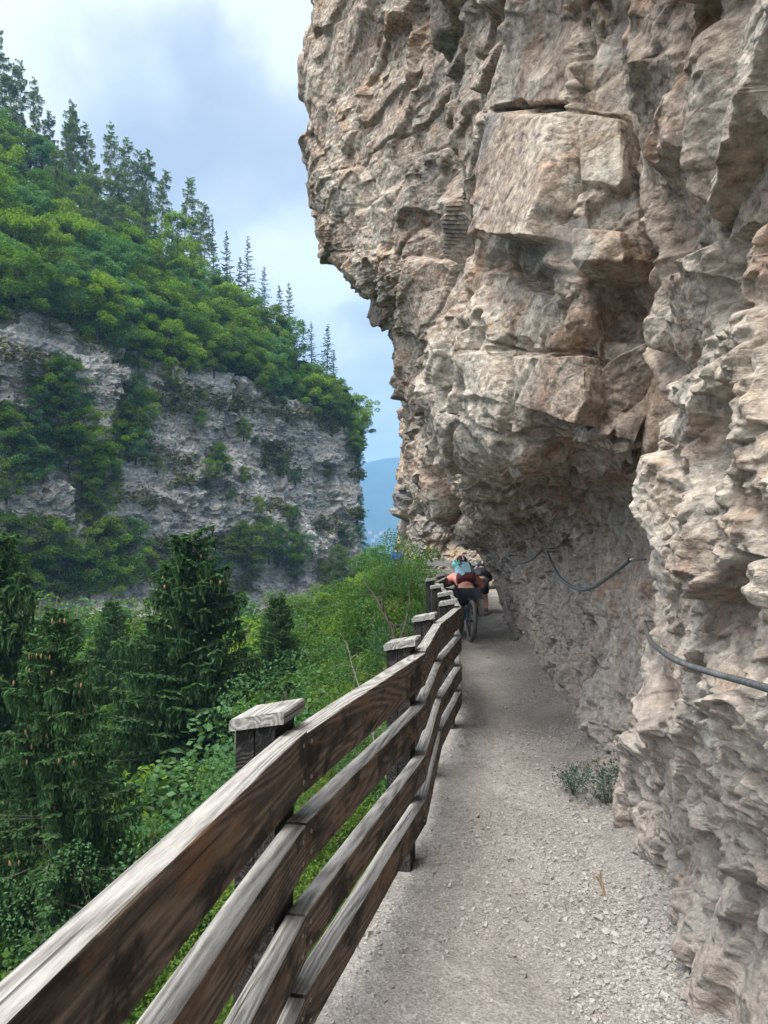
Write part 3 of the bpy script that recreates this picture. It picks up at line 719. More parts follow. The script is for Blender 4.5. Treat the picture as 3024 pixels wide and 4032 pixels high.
def fence_run(root, nodes, tops, post_mat, side_mat, top_mat, th=0.062, zoff=0.0, post_w=0.125, post_l=0.17, skip_first=False, cap=True, screws=6, post_down=1.5, caph=0.036):
    for i in range(len(nodes) - 1):
        a, b_ = Vector((*nodes[i], 0)), Vector((*nodes[i + 1], 0))
        d = b_ - a; ang = math.atan2(d.y, d.x)
        for j, (zt, hh) in enumerate(tops):
            dz = rng.uniform(-.006, .006)
            mb = bend_box(d.length - 0.003 - rng.uniform(0, .004), th + rng.uniform(-.004, .006), hh, i * 10 + j)
            if i < screws:
                for ex in (0.035, d.length - 0.045):
                    for ez in (-0.035, -hh + 0.035):
                        mb.ball((ex, -0.001, ez), (0.007, 0.003, 0.007), 8, 2)
            o = mb.build('rail', [side_mat, top_mat, M_screw], root)
            o.location = (a.x, a.y, zt + dz + zoff); o.rotation_euler = (0, 0, ang)
    for i in range(len(nodes)):
        if i == 0 and skip_first: continue
        p = Vector((*nodes[i], 0))
        d0 = (Vector((*nodes[i], 0)) - Vector((*nodes[i - 1], 0))) if i else (Vector((*nodes[1], 0)) - p)
        d1 = (Vector((*nodes[i + 1], 0)) - p) if i < len(nodes) - 1 else d0
        d = (d0.normalized() + d1.normalized()).normalized(); ang = math.atan2(d.y, d.x)
        # local frame: x along the fence, y to the outer side
        m = MB()
        g = 0.003
        sl = math.tan(R(10))
        y0 = th + 0.008; ym = y0 + post_w * .52; y1 = y0 + post_w
        for (ya, yb, lx) in ((y0, ym - g, 0.0), (ym + g, y1, 0.006)):
            vs = []
            for (x, y) in ((-post_l / 2 + lx, ya), (post_l / 2 - lx, ya), (post_l / 2 - lx, yb), (-post_l / 2 + lx, yb)):
                vs += [(x, y, -post_down), (x, y, tops[0][0] + 0.035 - sl * (y - y0) - lx * .5)]
            m.add(vs, [(0, 2, 3, 1), (2, 4, 5, 3), (4, 6, 7, 5), (6, 0, 1, 7), (0, 6, 4, 2)])
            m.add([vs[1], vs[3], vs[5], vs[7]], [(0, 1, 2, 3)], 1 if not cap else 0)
        po = m.build('post', [post_mat, top_mat], root)
        po.location = (p.x, p.y, zoff); po.rotation_euler = (0, 0, ang)
        if cap:
            c = MB(); ov = 0.012; hx = post_l / 2 + 0.015
            ya, yb = y0 - 0.03, y1 + ov
            za, zb = tops[0][0] + 0.037 + sl * 0.03, tops[0][0] + 0.037 - sl * (yb - y0)
            bv = 0.006
            prof = [(ya, za), (yb, zb), (yb, zb + caph - bv), (yb - bv, zb + caph), (ya + bv, za + caph), (ya, za + caph - bv)]
            k = len(prof)
            for x in (-hx, hx):
                for (y, z) in prof: c.v.append((x, y, z))
            for j in range(k):
                c.f.append((j, (j + 1) % k, k + (j + 1) % k, k + j)); c.m.append(0)
            c.f.append(tuple(range(k))[::-1]); c.m.append(0); c.f.append(tuple(k + j for j in range(k))); c.m.append(0)
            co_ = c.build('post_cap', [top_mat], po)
fence_run(fence, FN, TOPS, M_wpost, M_wside, M_wtop)
back = empty('wooden_fence', (3.5, 26.5, 0))
tag(back, 'old grey plank fence at far bend of path before the ochre rock', 'fence')
BN = [(2.75, 22.0), (3.0, 24.6), (2.85, 27.0), (1.25, 27.4), (0.75, 28.2)]
BN = [(x - 3.5, y - 26.5) for x, y in BN[::-1]]
fence_run(back, BN, [(1.10, 0.2), (0.78, 0.17), (0.5, 0.17), (.25, .15)], M_wold, M_wold, M_wold, zoff=0.08, screws=0)

# ------------------------------------------------------------------ the other side of the gorge
def Yc(u): return 73.6 / (0.71 - (u - 384) / F)
US = [-420, -260, -120, 0, 75, 150, 190, 245, 285, 330, 348, 359]
vtop = np.interp(US, [-420, 0, 83, 185, 260, 325, 359], [280, 322, 350, 370, 396, 416, 432])
vrid = np.interp(US, [-420, 0, 75, 150, 190, 245, 285, 330, 359], [-70, 172, 224, 252, 282, 322, 352, 398, 444])
drid = np.interp(US, [-420, 0, 75, 150, 190, 245, 285, 330, 359], [44, 40, 38, 32, 28, 22, 16, 8, 2])
ocols = []
for u, vt, vr, dr in zip(US, vtop, vrid, drid):
    y = Yc(u)
    foot, top, rid = P(u, 585, y), P(u, vt, y + 1.5), P(u, vr, y + dr)
    m1 = foot.lerp(top, .35) + Vector((0, -0.8, 0)); m2 = foot.lerp(top, .7) + Vector((0, 0.4, 0))
    s1 = top.lerp(rid, .45) + Vector((0, 0, 0.8))
    ocols.append([foot + Vector((6, -16, -20)), foot + Vector((2, -5, -6)), foot, m1, m2, top, s1, rid, rid + Vector((-10, 22, 2 - 8 * (u > 200)))])
last = ocols[-1]
for (dx, dy, dz) in ((-1.2, 5, 0), (-7, 22, 0), (-22, 60, 0)):
    ocols.append([p + Vector((dx, dy, dz)) for p in last])
def cave(p, d):
    return d - 0.5 * np.clip(vnoise((p * np.array([.9, .9, 1.3])).astype(np.float32), 34) - 0.45, 0, 1) * 2
def grass_mix():
    def b(nt, bs, co):
        c = nt.ramp(nt.noise(co, 0.35, 8, 0.65), [(0.35, (0.018, 0.028, 0.010)), (0.6, (0.035, 0.05, 0.018))])
        nt.put(bs.inputs['Base Color'], nt.vmath('MULTIPLY', c, nt.ramp(nt.noise(co, 5, 6, 0.7), [(0.3, 0.5), (0.7, 1.4)])))
        bs.inputs['Roughness'].default_value = 1.0; bs.inputs['Specular IOR Level'].default_value = 0.0
        nt.put(bs.inputs['Normal'], nt.bump(nt.noise(co, 3.5, 6, 0.7), 0.3))
    return material('forest_floor', b)
M_floor = grass_mix()
hill, HG = lofted('opposite_hillside', ocols, 420, 620, M_far_rock,
       [(7.0, 0.8, 1.0, 0.1, (1, 1, .9)), (2.6, 0.20, 0.36, 0.12, (.7, .7, 2.0)), (0.9, 0.08, 0.17, 0.06, (.6, .6, 2.4))], 33, warp=1.2, extra=cave)
hill.data.materials.append(M_floor)
rr = np.linspace(0, 8, 420); ridx = np.repeat(((rr[:-1] > 5.15) | (rr[:-1] < 1.3))[None, :], 619, 0).ravel().astype(np.int32)
hill.data.polygons.foreach_set('material_index', ridx)
hu, hv = project(HG.reshape(-1, 3)); hp = HG.reshape(-1, 3)
hrow = np.tile(np.linspace(0, 8, 420)[None, :], (620, 1)).ravel()
def on_hill(u, v, r0=0.0, r1=7.0):
    m = (hrow >= r0) & (hrow <= r1) & (hp[:, 1] < 130)
    d = (hu - u) ** 2 + (hv - v) ** 2 + np.where(m, 0, 1e9)
    k = int(np.argmin(d))
    return Vector(hp[k])

# ------------------------------------------------------------------ ground: near slope, gorge floor and the wide valley beyond
def Hn(x, y):
    xe = np.interp(y, [f[1] for f in FN], [f[0] for f in FN]) - 0.25
    d = np.maximum(xe - x, 0)
    z = -0.25 - np.minimum(d, 2.5) * 1.7 - np.clip(d - 2.5, 0, 40) * 0.95
    z = np.where(x > xe, -1.0, z)
    gul = np.exp(-((y - 21) / 6) ** 2) * 9 * np.clip((4.5 - x) / 4, 0, 1)       # the side gully the path bends round
    z = z - gul
    z = np.maximum(z, -25)
    dist = (x + 31) * .816 + (y - 60) * -.58
    opp = -5 - 0.75 * np.maximum(dist, 0)
    opp = np.where(y > 125, -40, opp)
    z = np.maximum(z, np.maximum(opp, -26))
    p = np.stack([x, y, x * 0], 1).astype(np.float32)
    z = z + 0.35 * fbm(p * 0.8, 4, 41) * np.clip(d / 1.5, 0, 1)
    return z
gx = np.concatenate([np.linspace(-2500, -75, 14), np.linspace(-70, -12, 90), np.linspace(-11.6, 6, 110), np.linspace(8, 2500, 10)])
gy = np.concatenate([[-300, -60], np.linspace(-10, 40, 200), np.linspace(41, 160, 110), np.linspace(200, 4000, 14)])
GX, GY = np.meshgrid(gx, gy, indexing='ij')
GZ = Hn(GX.ravel(), GY.ravel()).reshape(GX.shape)
GZ = np.where(GY > 150, -30, GZ)
gr = mesh_obj('ground', np.stack([GX, GY, GZ], -1).reshape(-1, 3), grid_faces(*GX.shape), M_floor, smooth=True)
tag(gr, kind='structure')
def Hz(x, y): return float(Hn(np.array([x], float), np.array([y], float))[0])

# far mountain
mx = np.linspace(-1500, 1800, 160); my = np.linspace(0, 1, 40)
ridge_z = 300 + 40 * np.array([math.sin(x / 170 + 1.2) * .5 + math.sin(x / 61) * .2 for x in mx]) - 0.05 * np.abs(mx)
MX, MY = np.meshgrid(mx, my, indexing='ij')
mp = np.stack([MX.ravel() / 90, MY.ravel() * 6, MX.ravel() * 0], 1).astype(np.float32)
MZ = -32 + (ridge_z[:, None] + 30) * MY ** 0.8 + (fbm(mp, 5, 71).reshape(MX.shape)) * 36 * np.sin(MY * math.pi)
mt = mesh_obj('far_mountain', np.stack([MX, 1900 + 700 * MY + 0 * MX, MZ], -1).reshape(-1, 3), grid_faces(*MX.shape), M_floor if False else None or M_floor, smooth=True)
def mm():
    def b(nt, bs, co):
        c = nt.ramp(nt.noise(co, 0.012, 8, 0.7), [(0.4, (0.02, 0.05, 0.03)), (0.6, (0.05, 0.085, 0.05))])
        nt.put(bs.inputs['Base Color'], c); bs.inputs['Roughness'].default_value = 1
        bs.inputs['Specular IOR Level'].default_value = 0.0
        nt.put(bs.inputs['Normal'], nt.bump(nt.noise(co, 0.05, 8, 0.75), 14))
    return material('wooded_mountain', b)
mt.data.materials[0] = mm()
tag(mt, kind='structure')

# ------------------------------------------------------------------ foliage
def leaf_mat(name, dark, light, trans=0.35, hue=0.5):
    m = bpy.data.materials.new(name); m.use_nodes = True
    nt = NT(m.node_tree)
    for n in list(nt.n): nt.n.remove(n)
    out = nt.node('ShaderNodeOutputMaterial')
    geo = nt.node('ShaderNodeNewGeometry'); info = nt.node('ShaderNodeObjectInfo')
    f = nt.math('ADD', nt.math('MULTIPLY', geo.outputs['Random Per Island'], 0.6), nt.math('MULTIPLY', info.outputs['Random'], 0.4))
    c = nt.ramp(f, [(0.1, dark), (0.55, tuple((a + b_) / 2 for a, b_ in zip(dark, light))), (0.95, light)])
    d = nt.node('ShaderNodeBsdfDiffuse'); t = nt.node('ShaderNodeBsdfTranslucent'); mx_ = nt.node('ShaderNodeMixShader')
    nt.put(d.inputs[0], c); nt.put(t.inputs[0], nt.mix(1.0, c, (1.25, 1.5, 0.6), 'MULTIPLY'))
    mx_.inputs[0].default_value = trans
    nt.l.new(d.outputs[0], mx_.inputs[1]); nt.l.new(t.outputs[0], mx_.inputs[2]); nt.l.new(mx_.outputs[0], out.inputs[0])
    return m
M_leafA = leaf_mat('beech_leaf', (0.06, 0.125, 0.022), (0.235, 0.34, 0.05), 0.42)
M_leafB = leaf_mat('lime_leaf', (0.06, 0.11, 0.025), (0.19, 0.26, 0.055), 0.42)
M_leafC = leaf_mat('maple_leaf', (0.045, 0.11, 0.05), (0.13, 0.24, 0.10), 0.35)
M_leafD = leaf_mat('hornbeam_leaf', (0.038, 0.09, 0.022), (0.125, 0.215, 0.045), 0.4)
M_need = leaf_mat('spruce_needle', (0.030, 0.072, 0.032), (0.105, 0.185, 0.065), 0.28)
M_needL = leaf_mat('larch_needle', (0.10, 0.14, 0.08), (0.22, 0.28, 0.15), 0.35)
M_grassy = leaf_mat('cliff_grass', (0.06, 0.075, 0.025), (0.17, 0.17, 0.07), 0.3)
M_bark = flat_mat('bark', (0.075, 0.06, 0.05), 0.95, 0, 0.4, 6, 0.02)
M_barkp = flat_mat('pale_bark', (0.22, 0.20, 0.18), 0.95, 0, 0.3, 5, 0.02)
M_cone = flat_mat('spruce_cone', (0.30, 0.16, 0.07), 0.8, 0, 0.3, 60, 0.002)

def cards(c, nrm, tan, a, b_):
    """rhombic leaf cards at c with normals nrm, long half-axis a along tan, short b"""
    s = np.cross(nrm, tan); s /= np.linalg.norm(s, axis=1, keepdims=True) + 1e-9
    a = np.asarray(a)[:, None]; b_ = np.asarray(b_)[:, None]
    V = np.stack([c - tan * a, c + s * b_ - tan * a * .1, c + tan * a, c - s * b_ - tan * a * .1], 1)
    return V.reshape(-1, 3)
def rnd_dir(rs, n, up=0.0):
    d = rs.normal(0, 1, (n, 3)); d[:, 2] += up
    return d / (np.linalg.norm(d, axis=1, keepdims=True) + 1e-9)
def leaf_cloud(rs, cents, radii, per, size, flat=0.45, up=1.2):
    n = len(cents) * per
    k = np.repeat(np.arange(len(cents)), per)
    d = rnd_dir(rs, n, 0.25); r = rs.uniform(0.25, 1, n) ** 0.5
    off = d * r[:, None] * radii[k][:, None]; off[:, 2] *= flat
    off[:, 2] -= 0.22 * (off[:, 0] ** 2 + off[:, 1] ** 2) / np.maximum(radii[k], 1e-3)
    c = cents[k] + off
    nrm = rnd_dir(rs, n, up); t = np.cross(nrm, rnd_dir(rs, n)); t /= np.linalg.norm(t, axis=1, keepdims=True) + 1e-9
    s = size * rs.uniform(0.6, 1.25, n)
    return cards(c, nrm, t, s * .5, s * .33)
def quads(n): return np.arange(n * 4).reshape(n, 4)

def make_broadleaf(name, seed, h=10.0, cr=3.6, base=0.25, clumps=70, per=80, size=0.26, leaf=None, bark=None, parent=None, flat=0.42, crmin=0.5):
    rs = np.random.RandomState(seed); leaf = leaf or M_leafA; bark = bark or M_bark
    root = empty(name)
    mb = MB()
    bend = rs.normal(0, 0.04 * h, 2)
    tp = [(bend[0] * (t ** 2), bend[1] * (t ** 2), h * 0.92 * t) for t in np.linspace(0, 1, 7)]
    mb.tube(tp, [0.024 * h * (1 - .88 * t) for t in np.linspace(0, 1, 7)], 7)
    cen, rad = [], []
    nl = 14
    for i in range(nl):
        t = base + (0.95 - base) * (i + rs.uniform(0, .8)) / nl
        z0 = h * 0.92 * t
        prof = math.sin(math.pi * min(1, max(0.08, (t - base) / (1 - base) * 0.86 + 0.12))) ** 0.6
        L = cr * prof * rs.uniform(0.75, 1.15)
        an = i * 2.4 + rs.uniform(-.5, .5)
        p0 = Vector((bend[0] * t * t, bend[1] * t * t, z0 * 0.92))
        dirv = Vector((math.cos(an), math.sin(an), 0.35 + 0.5 * t)).normalized()
        pts = [p0]
        for k in range(1, 5):
            pts.append(p0 + dirv * L * k / 4 + Vector((0, 0, -0.05 * L * (k / 4) ** 2)) + Vector(rs.normal(0, .03 * L, 3)))
        mb.tube(pts, [0.010 * h * (1 - t * .6) * (1 - .22 * k) for k in range(5)], 5)
        nc = max(2, int(clumps / nl))
        for k in range(nc):
            f = rs.uniform(0.5, 1.08)
            b0 = p0 + dirv * L * f
            side = Vector(rs.normal(0, 1, 3)); side.z *= 0.5
            q = b0 + side * 0.24 * L * (1.2 - f * .4)
            cen.append(q); rad.append(cr * rs.uniform(0.20, 0.34))
            if k % 2 == 0: mb.tube([p0 + dirv * L * f * .7, p0.lerp(q, .85), q], [0.004 * h, 0.003 * h, 0.001 * h], 4, cap=False)
    cen.append(Vector((bend[0], bend[1], h * .93))); rad.append(cr * .3)
    V = leaf_cloud(rs, np.array([tuple(c) for c in cen]), np.array(rad), per, size, flat)
    mesh_obj('crown', V, quads(len(V) // 4), leaf, root)
    mb.build('trunk', bark, root, True)
    return root

def make_conifer(name, seed, h=12.0, br=2.0, base=0.1, whorl=0.35, per=5, size=0.2, droop=0.3, dens=1.0, leaf=None, bark=None, cone=0, hang=0.0, top_r=0.15, trunk_r=0.012, pw=0.85, skip=0.0, asym=0.0):
    rs = np.random.RandomState(seed); leaf = leaf or M_need; bark = bark or M_bark
    root = empty(name); mb = MB()
    mb.tube([(0, 0, h * t) for t in np.linspace(0, 1, 8)], [trunk_r * h * (1 - .95 * t) + 0.004 for t in np.linspace(0, 1, 8)], 8)
    C, T, Nn, Aa, Bb = [], [], [], [], []
    cones = MB(); z = base * h
    while z < h * 0.985:
        f = 1 - (z - base * h) / (h * (1 - base))
        for k in range(per):
            an = rs.uniform(0, 6.283)
            if rs.uniform() < skip: continue
            L = br * (f ** pw * rs.uniform(0.4 - .2 * (skip > 0), 1.15) + 0.05) * (1 + asym * math.cos(an - 1.0))
            zz = z + rs.uniform(-.5, .5) * whorl
            d = Vector((math.cos(an), math.sin(an), 0))
            upk = 0.15 + 0.5 * (1 - f)
            pts = []
            for j in range(7):
                s_ = j / 6
                pts.append(Vector((0, 0, zz)) + d * L * s_ + Vector((0, 0, L * (upk * s_ - droop * s_ ** 1.3 * 1.6 + 0.45 * droop * s_ ** 3))))
            if L > 0.5: mb.tube(pts[:6], [0.012 * L * (1 - .15 * j) + .003 for j in range(6)], 4, cap=False)
            nsp = max(3, int(L / size * 2.6 * dens))
            s_ = rs.uniform(0.12, 1.0, nsp) ** 0.75
            arr = np.array([tuple(p) for p in pts]); x = s_ * 6; i0 = np.minimum(x.astype(int), 5)
            pc = arr[i0] + (arr[i0 + 1] - arr[i0]) * (x - i0)[:, None]
            perp = np.array([-d.y, d.x, 0]); wdt = L * 0.30 * (1.15 - s_) * rs.uniform(-1, 1, nsp)
            pc = pc + perp * wdt[:, None]
            pc[:, 2] -= np.abs(wdt) * 0.3
            tdir = np.array(tuple(d))[None] * 0.7 + perp[None] * np.sign(wdt)[:, None] * 0.8 + rs.normal(0, .25, (nsp, 3))
            tdir /= np.linalg.norm(tdir, axis=1, keepdims=True)
            nr = rnd_dir(rs, nsp, 1.6)
            C.append(pc); T.append(tdir); Nn.append(nr); Aa.append(size * rs.uniform(.5, 1.0, nsp)); Bb.append(size * rs.uniform(.14, .24, nsp))
            if hang > 0:
                m = max(2, int(nsp * 0.8)); idx = rs.randint(0, nsp, m)
                nst = 4
                ln = hang * rs.uniform(0.3, 1.0, m) * min(1.0, L)
                for q_ in range(nst):
                    c2 = pc[idx] + rs.normal(0, .025, (m, 3)); c2[:, 2] -= ln * (q_ + 0.5) / nst
                    t2 = np.array([0, 0, -1.0])[None] + rs.normal(0, .25, (m, 3)); t2 /= np.linalg.norm(t2, axis=1, keepdims=True)
                    C.append(c2); T.append(t2); Nn.append(rnd_dir(rs, m)); Aa.append(ln / nst * 0.85); Bb.append(0.012 + 0.018 * rs.uniform(0, 1, m))
            if cone and z > h * 0.45 and rs.uniform() < cone and L > .5:
                pz = pts[5] if rs.uniform() < .5 else pts[4]
                for _ in range(rs.randint(1, 4)):
                    cc = pz + Vector((rs.normal(0, .1), rs.normal(0, .1), -0.1))
                    cones.tube([cc + Vector((0, 0, zz_)) for zz_ in (0.0, -.03, -.07, -.11, -.14)], [.006, .018, .022, .016, .004], 7)
        z += whorl * (0.55 + 0.45 * f)
    C, T, Nn = np.concatenate(C), np.concatenate(T), np.concatenate(Nn)
    V = cards(C, Nn, T, np.concatenate(Aa), np.concatenate(Bb))
    mesh_obj('crown', V, quads(len(V) // 4), leaf, root)
    mb.build('trunk', bark, root, True)
    if cone and cones.v:
        o = cones.build('cones', M_cone, root, True); o['kind'] = 'stuff'
    return root

used = set()
def place_tree(proto, loc, scale=1.0, rz=0.0, label=None, cat='tree', group=None, sz=None):
    if proto.name not in used:
        used.add(proto.name); o = proto
    else:
        o = proto.copy(); col.objects.link(o)
        for ch in proto.children:
            c = ch.copy(); c.parent = o; col.objects.link(c)
    o.location = loc; o.rotation_euler = (0, 0, rz)
    o.scale = (scale, scale, scale * (sz or 1.0))
    for k in ('label', 'group'):
        if k in o.keys(): del o[k]
    tag(o, label, cat, group)
    return o
rt = random.Random(11)

# prototypes
BL = [make_broadleaf('broadleaf_tree', 100 + i, 9, 3.5, 0.12, 60, 135, 0.26, [M_leafA, M_leafB, M_leafA, M_leafC, M_leafD][i], flat=0.6) for i in range(5)]
LA = [make_conifer('larch_tree', 200 + i, 13, (2.1, 2.5, 1.8, 2.3)[i], (0.22, 0.42, 0.50, 0.30)[i], 0.55, 6, 0.19, 0.30, 3.0, M_needL, M_barkp, pw=0.5, trunk_r=.009, hang=.55, skip=.2, asym=.25) for i in range(4)]
SPR = [make_conifer('spruce_tree', 300 + i, 10, 2.0, 0.10, 0.42, 6, 0.19, 0.32, 2.3, M_need, M_bark, pw=0.8, skip=.15, asym=.15) for i in range(3)]

# upper slope forest: rows of broadleaf crowns above the cliff, conifers towards the ridge
def hill_pt(u, t):
    """t: 0 cliff top, 1 ridge"""
    k = int(np.clip(round(np.interp(u, [-420, 366], [0, 1]) * 100), 0, 100))
    m = (np.abs(hrow - (5.05 + 1.95 * t)) < 0.03) & (hp[:, 1] < 145)
    idx = np.where(m)[0]
    return Vector(hp[idx[np.argmin(np.abs(hu[idx] - u))]])
cnt = 0
for r_ in range(11):
    t = r_ / 10
    u = -60 + rt.uniform(0, 14)
    while u < 364:
        wdt = np.interp(u, [0, 366], [30, 15])
        lim = np.interp(u, [240, 366], [1.0, 0.15])
        if t <= max(lim, 0.1) + 0.25 and not (u > 325 and r_ % 2) and not (u > 250 and r_ % 3 == 2):
            p = hill_pt(u + rt.uniform(-4, 4), min(1, t + rt.uniform(-.04, .04)))
            con = rt.random() < (0.04 + 0.75 * max(0, t - 0.55) / 0.45)
            if not con:
                s_ = rt.uniform(0.62, 1.0) * (0.92 if t < .2 else 1.0) * np.interp(u, [0, 366], [1, .78])
                place_tree(rt.choice(BL), p + Vector((0, 0, -0.9)), s_, rt.uniform(0, 6.28),
                           'bushy green broadleaf tree in the forest on the slope above the grey cliff', 'tree', 'broadleaf trees above the opposite cliff')
            else:
                s_ = rt.uniform(0.6, 0.95) * np.interp(u, [0, 366], [1, .62])
                place_tree(rt.choice(SPR), p + Vector((0, 0, -0.6)), s_, rt.uniform(0, 6.28),
                           'dark conifer standing among broadleaf crowns high on the opposite slope', 'tree', 'conifers near the opposite ridge')
            cnt += 1
        u += wdt * rt.uniform(0.75, 1.25)
# skyline conifers, surveyed: (u, v of the top, kind)
SKY = [(2, 28, 'L'), (-14, 40, 'L'), (24, 60, 'L'), (40, 70, 'L'), (62, 100, 'L'), (75, 97, 'L'), (84, 108, 'L'), (98, 118, 'L'), (112, 122, 'L'), (124, 130, 'L'),
       (140, 145, 'L'), (150, 148, 'L'), (160, 158, 'L'), (183, 182, 'L'), (192, 200, 'S'), (206, 204, 'L'), (216, 225, 'S'), (229, 238, 'S'), (247, 243, 'S'), (238, 258, 'S'),
       (265, 270, 'S'), (281, 285, 'S'), (290, 279, 'S'), (305, 318, 'S'), (312, 324, 'S'), (327, 327, 'S'), (333, 350, 'S'), (340, 372, 'S'), (346, 392, 'S'), (50, 118, 'L'), (10, 70, 'L'), (120, 170, 'L'), (100, 160, 'L'), (60, 150, 'L'), (140, 195, 'L')]
words_o = ['first', 'second', 'third', 'fourth', 'fifth', 'sixth', 'seventh', 'eighth', 'ninth', 'tenth', 'eleventh', 'twelfth', 'thirteenth', 'fourteenth', 'fifteenth', 'sixteenth', 'seventeenth', 'eighteenth', 'nineteenth', 'twentieth', 'twenty-first', 'twenty-second', 'twenty-third', 'twenty-fourth', 'twenty-fifth', 'twenty-sixth']
cl = {'L': 0, 'S': 0}
for (u, v, kd) in sorted(SKY):
    v = v + rt.uniform(-9, 9)
    g = hill_pt(u, 0.97 if v < np.interp(u, [0, 75, 190, 330], [75, 130, 215, 345]) else 0.6)
    top = P(u, v, g.y)
    hh = max(4.0, top.z - g.z + 0.5)
    g = Vector((top.x, g.y, top.z - hh))
    pr = rt.choice(LA if kd == 'L' else SPR)
    s0 = 13 if kd == 'L' else 10
    s_ = hh / s0
    wd = min(max(s_, 0.55), 1.0) if kd == 'L' else min(max(s_, .45), .85)
    o = place_tree(pr, g, wd, rt.uniform(0, 6.28), None, 'tree', 'skyline trees on the opposite ridge', sz=s_ / wd)
    if kd == 'L': lab = 'thin pale larch on the ridge skyline, %s larch from the left' % words_o[cl['L']]
    else: lab = 'dark spruce on the falling skyline, %s spruce from the top' % words_o[cl['S']]
    cl[kd] += 1
    o['label'] = lab
    o.rotation_euler = (rt.gauss(0, .035), rt.gauss(0, .035), o.rotation_euler.z)

# shrubs and small trees clinging to the opposite cliff, surveyed (u, v, crown radius px)
CL = [(52, 385, 20), (70, 400, 18), (38, 405, 16), (60, 425, 22), (82, 432, 20), (96, 448, 20), (104, 462, 18), (70, 455, 18), (88, 480, 18), (100, 498, 18),
      (132, 392, 17), (140, 410, 18), (130, 425, 16), (120, 442, 18), (136, 445, 16), (10, 435, 20), (30, 440, 20), (20, 460, 22), (45, 470, 18), (8, 480, 18),
      (217, 460, 14), (210, 470, 9), (242, 430, 9), (30, 540, 24), (60, 545, 22), (88, 538, 24), (10, 535, 20), (110, 545, 22), (130, 540, 20), (60, 570, 22), (90, 572, 20), (30, 575, 20), (130, 560, 20), (112, 585, 18), (6, 575, 18),
      (235, 540, 15), (250, 545, 18), (268, 540, 18), (285, 550, 15), (300, 548, 12), (306, 575, 13), (295, 565, 12), (250, 565, 14), (228, 552, 12),
      (352, 425, 9), (355, 445, 8), (357, 462, 6), (358, 500, 5), (359, 515, 6), (359, 530, 6), (358, 545, 8), (345, 535, 9), (352, 440, 8), (330, 505, 8), (335, 560, 12), (325, 575, 12), (62, 372, 14), (170, 378, 10), (200, 420, 8)]
for (u, v, r) in CL:
    p = on_hill(u, v, 1.5, 5.3)
    s_ = r / F * p.y / 3.3
    place_tree(rt.choice(BL), p + Vector((0.3, -0.8, -4.6 * s_)), s_, rt.uniform(0, 6.28),
               'small bushy tree clinging to the grey face of the opposite cliff', 'tree', 'small trees clinging to the opposite cliff')

for i in range(70):
    u, v = rt.uniform(-10, 356), rt.uniform(340, 590)
    if v < np.interp(u, [0, 185, 366], [345, 385, 445]) : continue
    p = on_hill(u, v, 1.8, 5.1); s_ = rt.uniform(.10, .26) * p.y / 80
    place_tree(rt.choice(BL), p + Vector((0.2, -0.5, -4.0 * s_)), s_, rt.uniform(0, 6.28),
               'little shrub rooted in a crack of the opposite grey cliff', 'shrub', 'little shrubs in the cracks of the opposite cliff')
# hanging grass and low growth on the ledges
rs = np.random.RandomState(5)
m = (hrow > 1.9) & (hrow < 5.2) & (hp[:, 1] < 112)
idx = np.where(m)[0]; idx = idx[rs.randint(0, len(idx), 60000)]
gpz = hp[idx].astype(np.float32)
keep = (fbm(gpz * np.array([.16, .16, .45], np.float32), 4, 88) + 0.25 * np.clip((hrow[idx] - 4.2), 0, 1) + 0.15 * np.clip(3.0 - hrow[idx], 0, 1)) > 0.20
gpz = gpz[keep] + rs.normal(0, .25, (keep.sum(), 3)) + np.array([0.1, -.25, 0])
n = len(gpz); tdir = rnd_dir(rs, n); tdir[:, 2] = np.abs(tdir[:, 2]) * .8 - .5; tdir /= np.linalg.norm(tdir, axis=1, keepdims=True)
V = cards(gpz, np.cross(tdir, rnd_dir(rs, n)) + 1e-4, tdir, rs.uniform(.15, .45, n), rs.uniform(.06, .16, n))
o = mesh_obj('cliff_grass', V, quads(n), M_grassy)
tag(o, 'olive grass and low growth hanging from the ledges of the opposite grey cliff', 'grass', kind='stuff')

# ------------------------------------------------------------------ gorge trees near the path
def near_tree(proto, h0, u, v, Y, label, cat, group=None, hmin=2.5, wide=1.0, hmax=40):
    """stand a tree so that its top is at the surveyed point; its foot is on the ground below"""
    top = P(u, v, Y)
    g = Hz(top.x, top.y)
    hh = min(max(top.z - g, hmin), hmax)
    s_ = hh / h0
    wd = s_ * wide
    return place_tree(proto, (top.x, top.y, top.z - hh), wd, rt.uniform(0, 6.28), label, cat, group, sz=s_ / wd)

HS = [make_conifer('spruce_tree', 410 + i, 22, 5.0, 0.04, 0.40, 8, 0.20, 0.26, 3.8, M_need, M_bark, cone=(0.35, 0.25)[i], hang=0.55, trunk_r=.008, pw=0.7) for i in range(2)]
HL = make_conifer('spruce_tree', 420, 16, 3.5, 0.10, 0.34, 6, 0.15, 0.30, 3.3, M_need, M_bark, cone=0.55, hang=0.5, trunk_r=.008, pw=0.75)
near_tree(HS[0], 22, 192, 524, 22, 'tall dark spruce hung with brown cones, the broadest spruce in front of the cliff', 'tree', wide=1.15)
near_tree(HL, 16, 57, 597, 15, 'spruce with large hanging cones and a bare thin trunk, at the left above the rail', 'tree')
near_tree(HS[1], 22, -2, 528, 21, 'dark spruce cut by the left edge, with pale yellow green leaves below it', 'tree', wide=0.85)
near_tree(HS[1], 22, 113, 598, 31, 'smaller green spruce behind, between the coned spruce and the broadest spruce', 'tree', wide=0.9)
near_tree(HS[0], 22, 278, 592, 28, 'narrow spruce standing among leafy trees right of the broadest spruce', 'tree', wide=1.0)
near_tree(HS[1], 22, 150, 640, 27, 'low spruce filling the gap left of the broadest spruce', 'tree', wide=0.9)
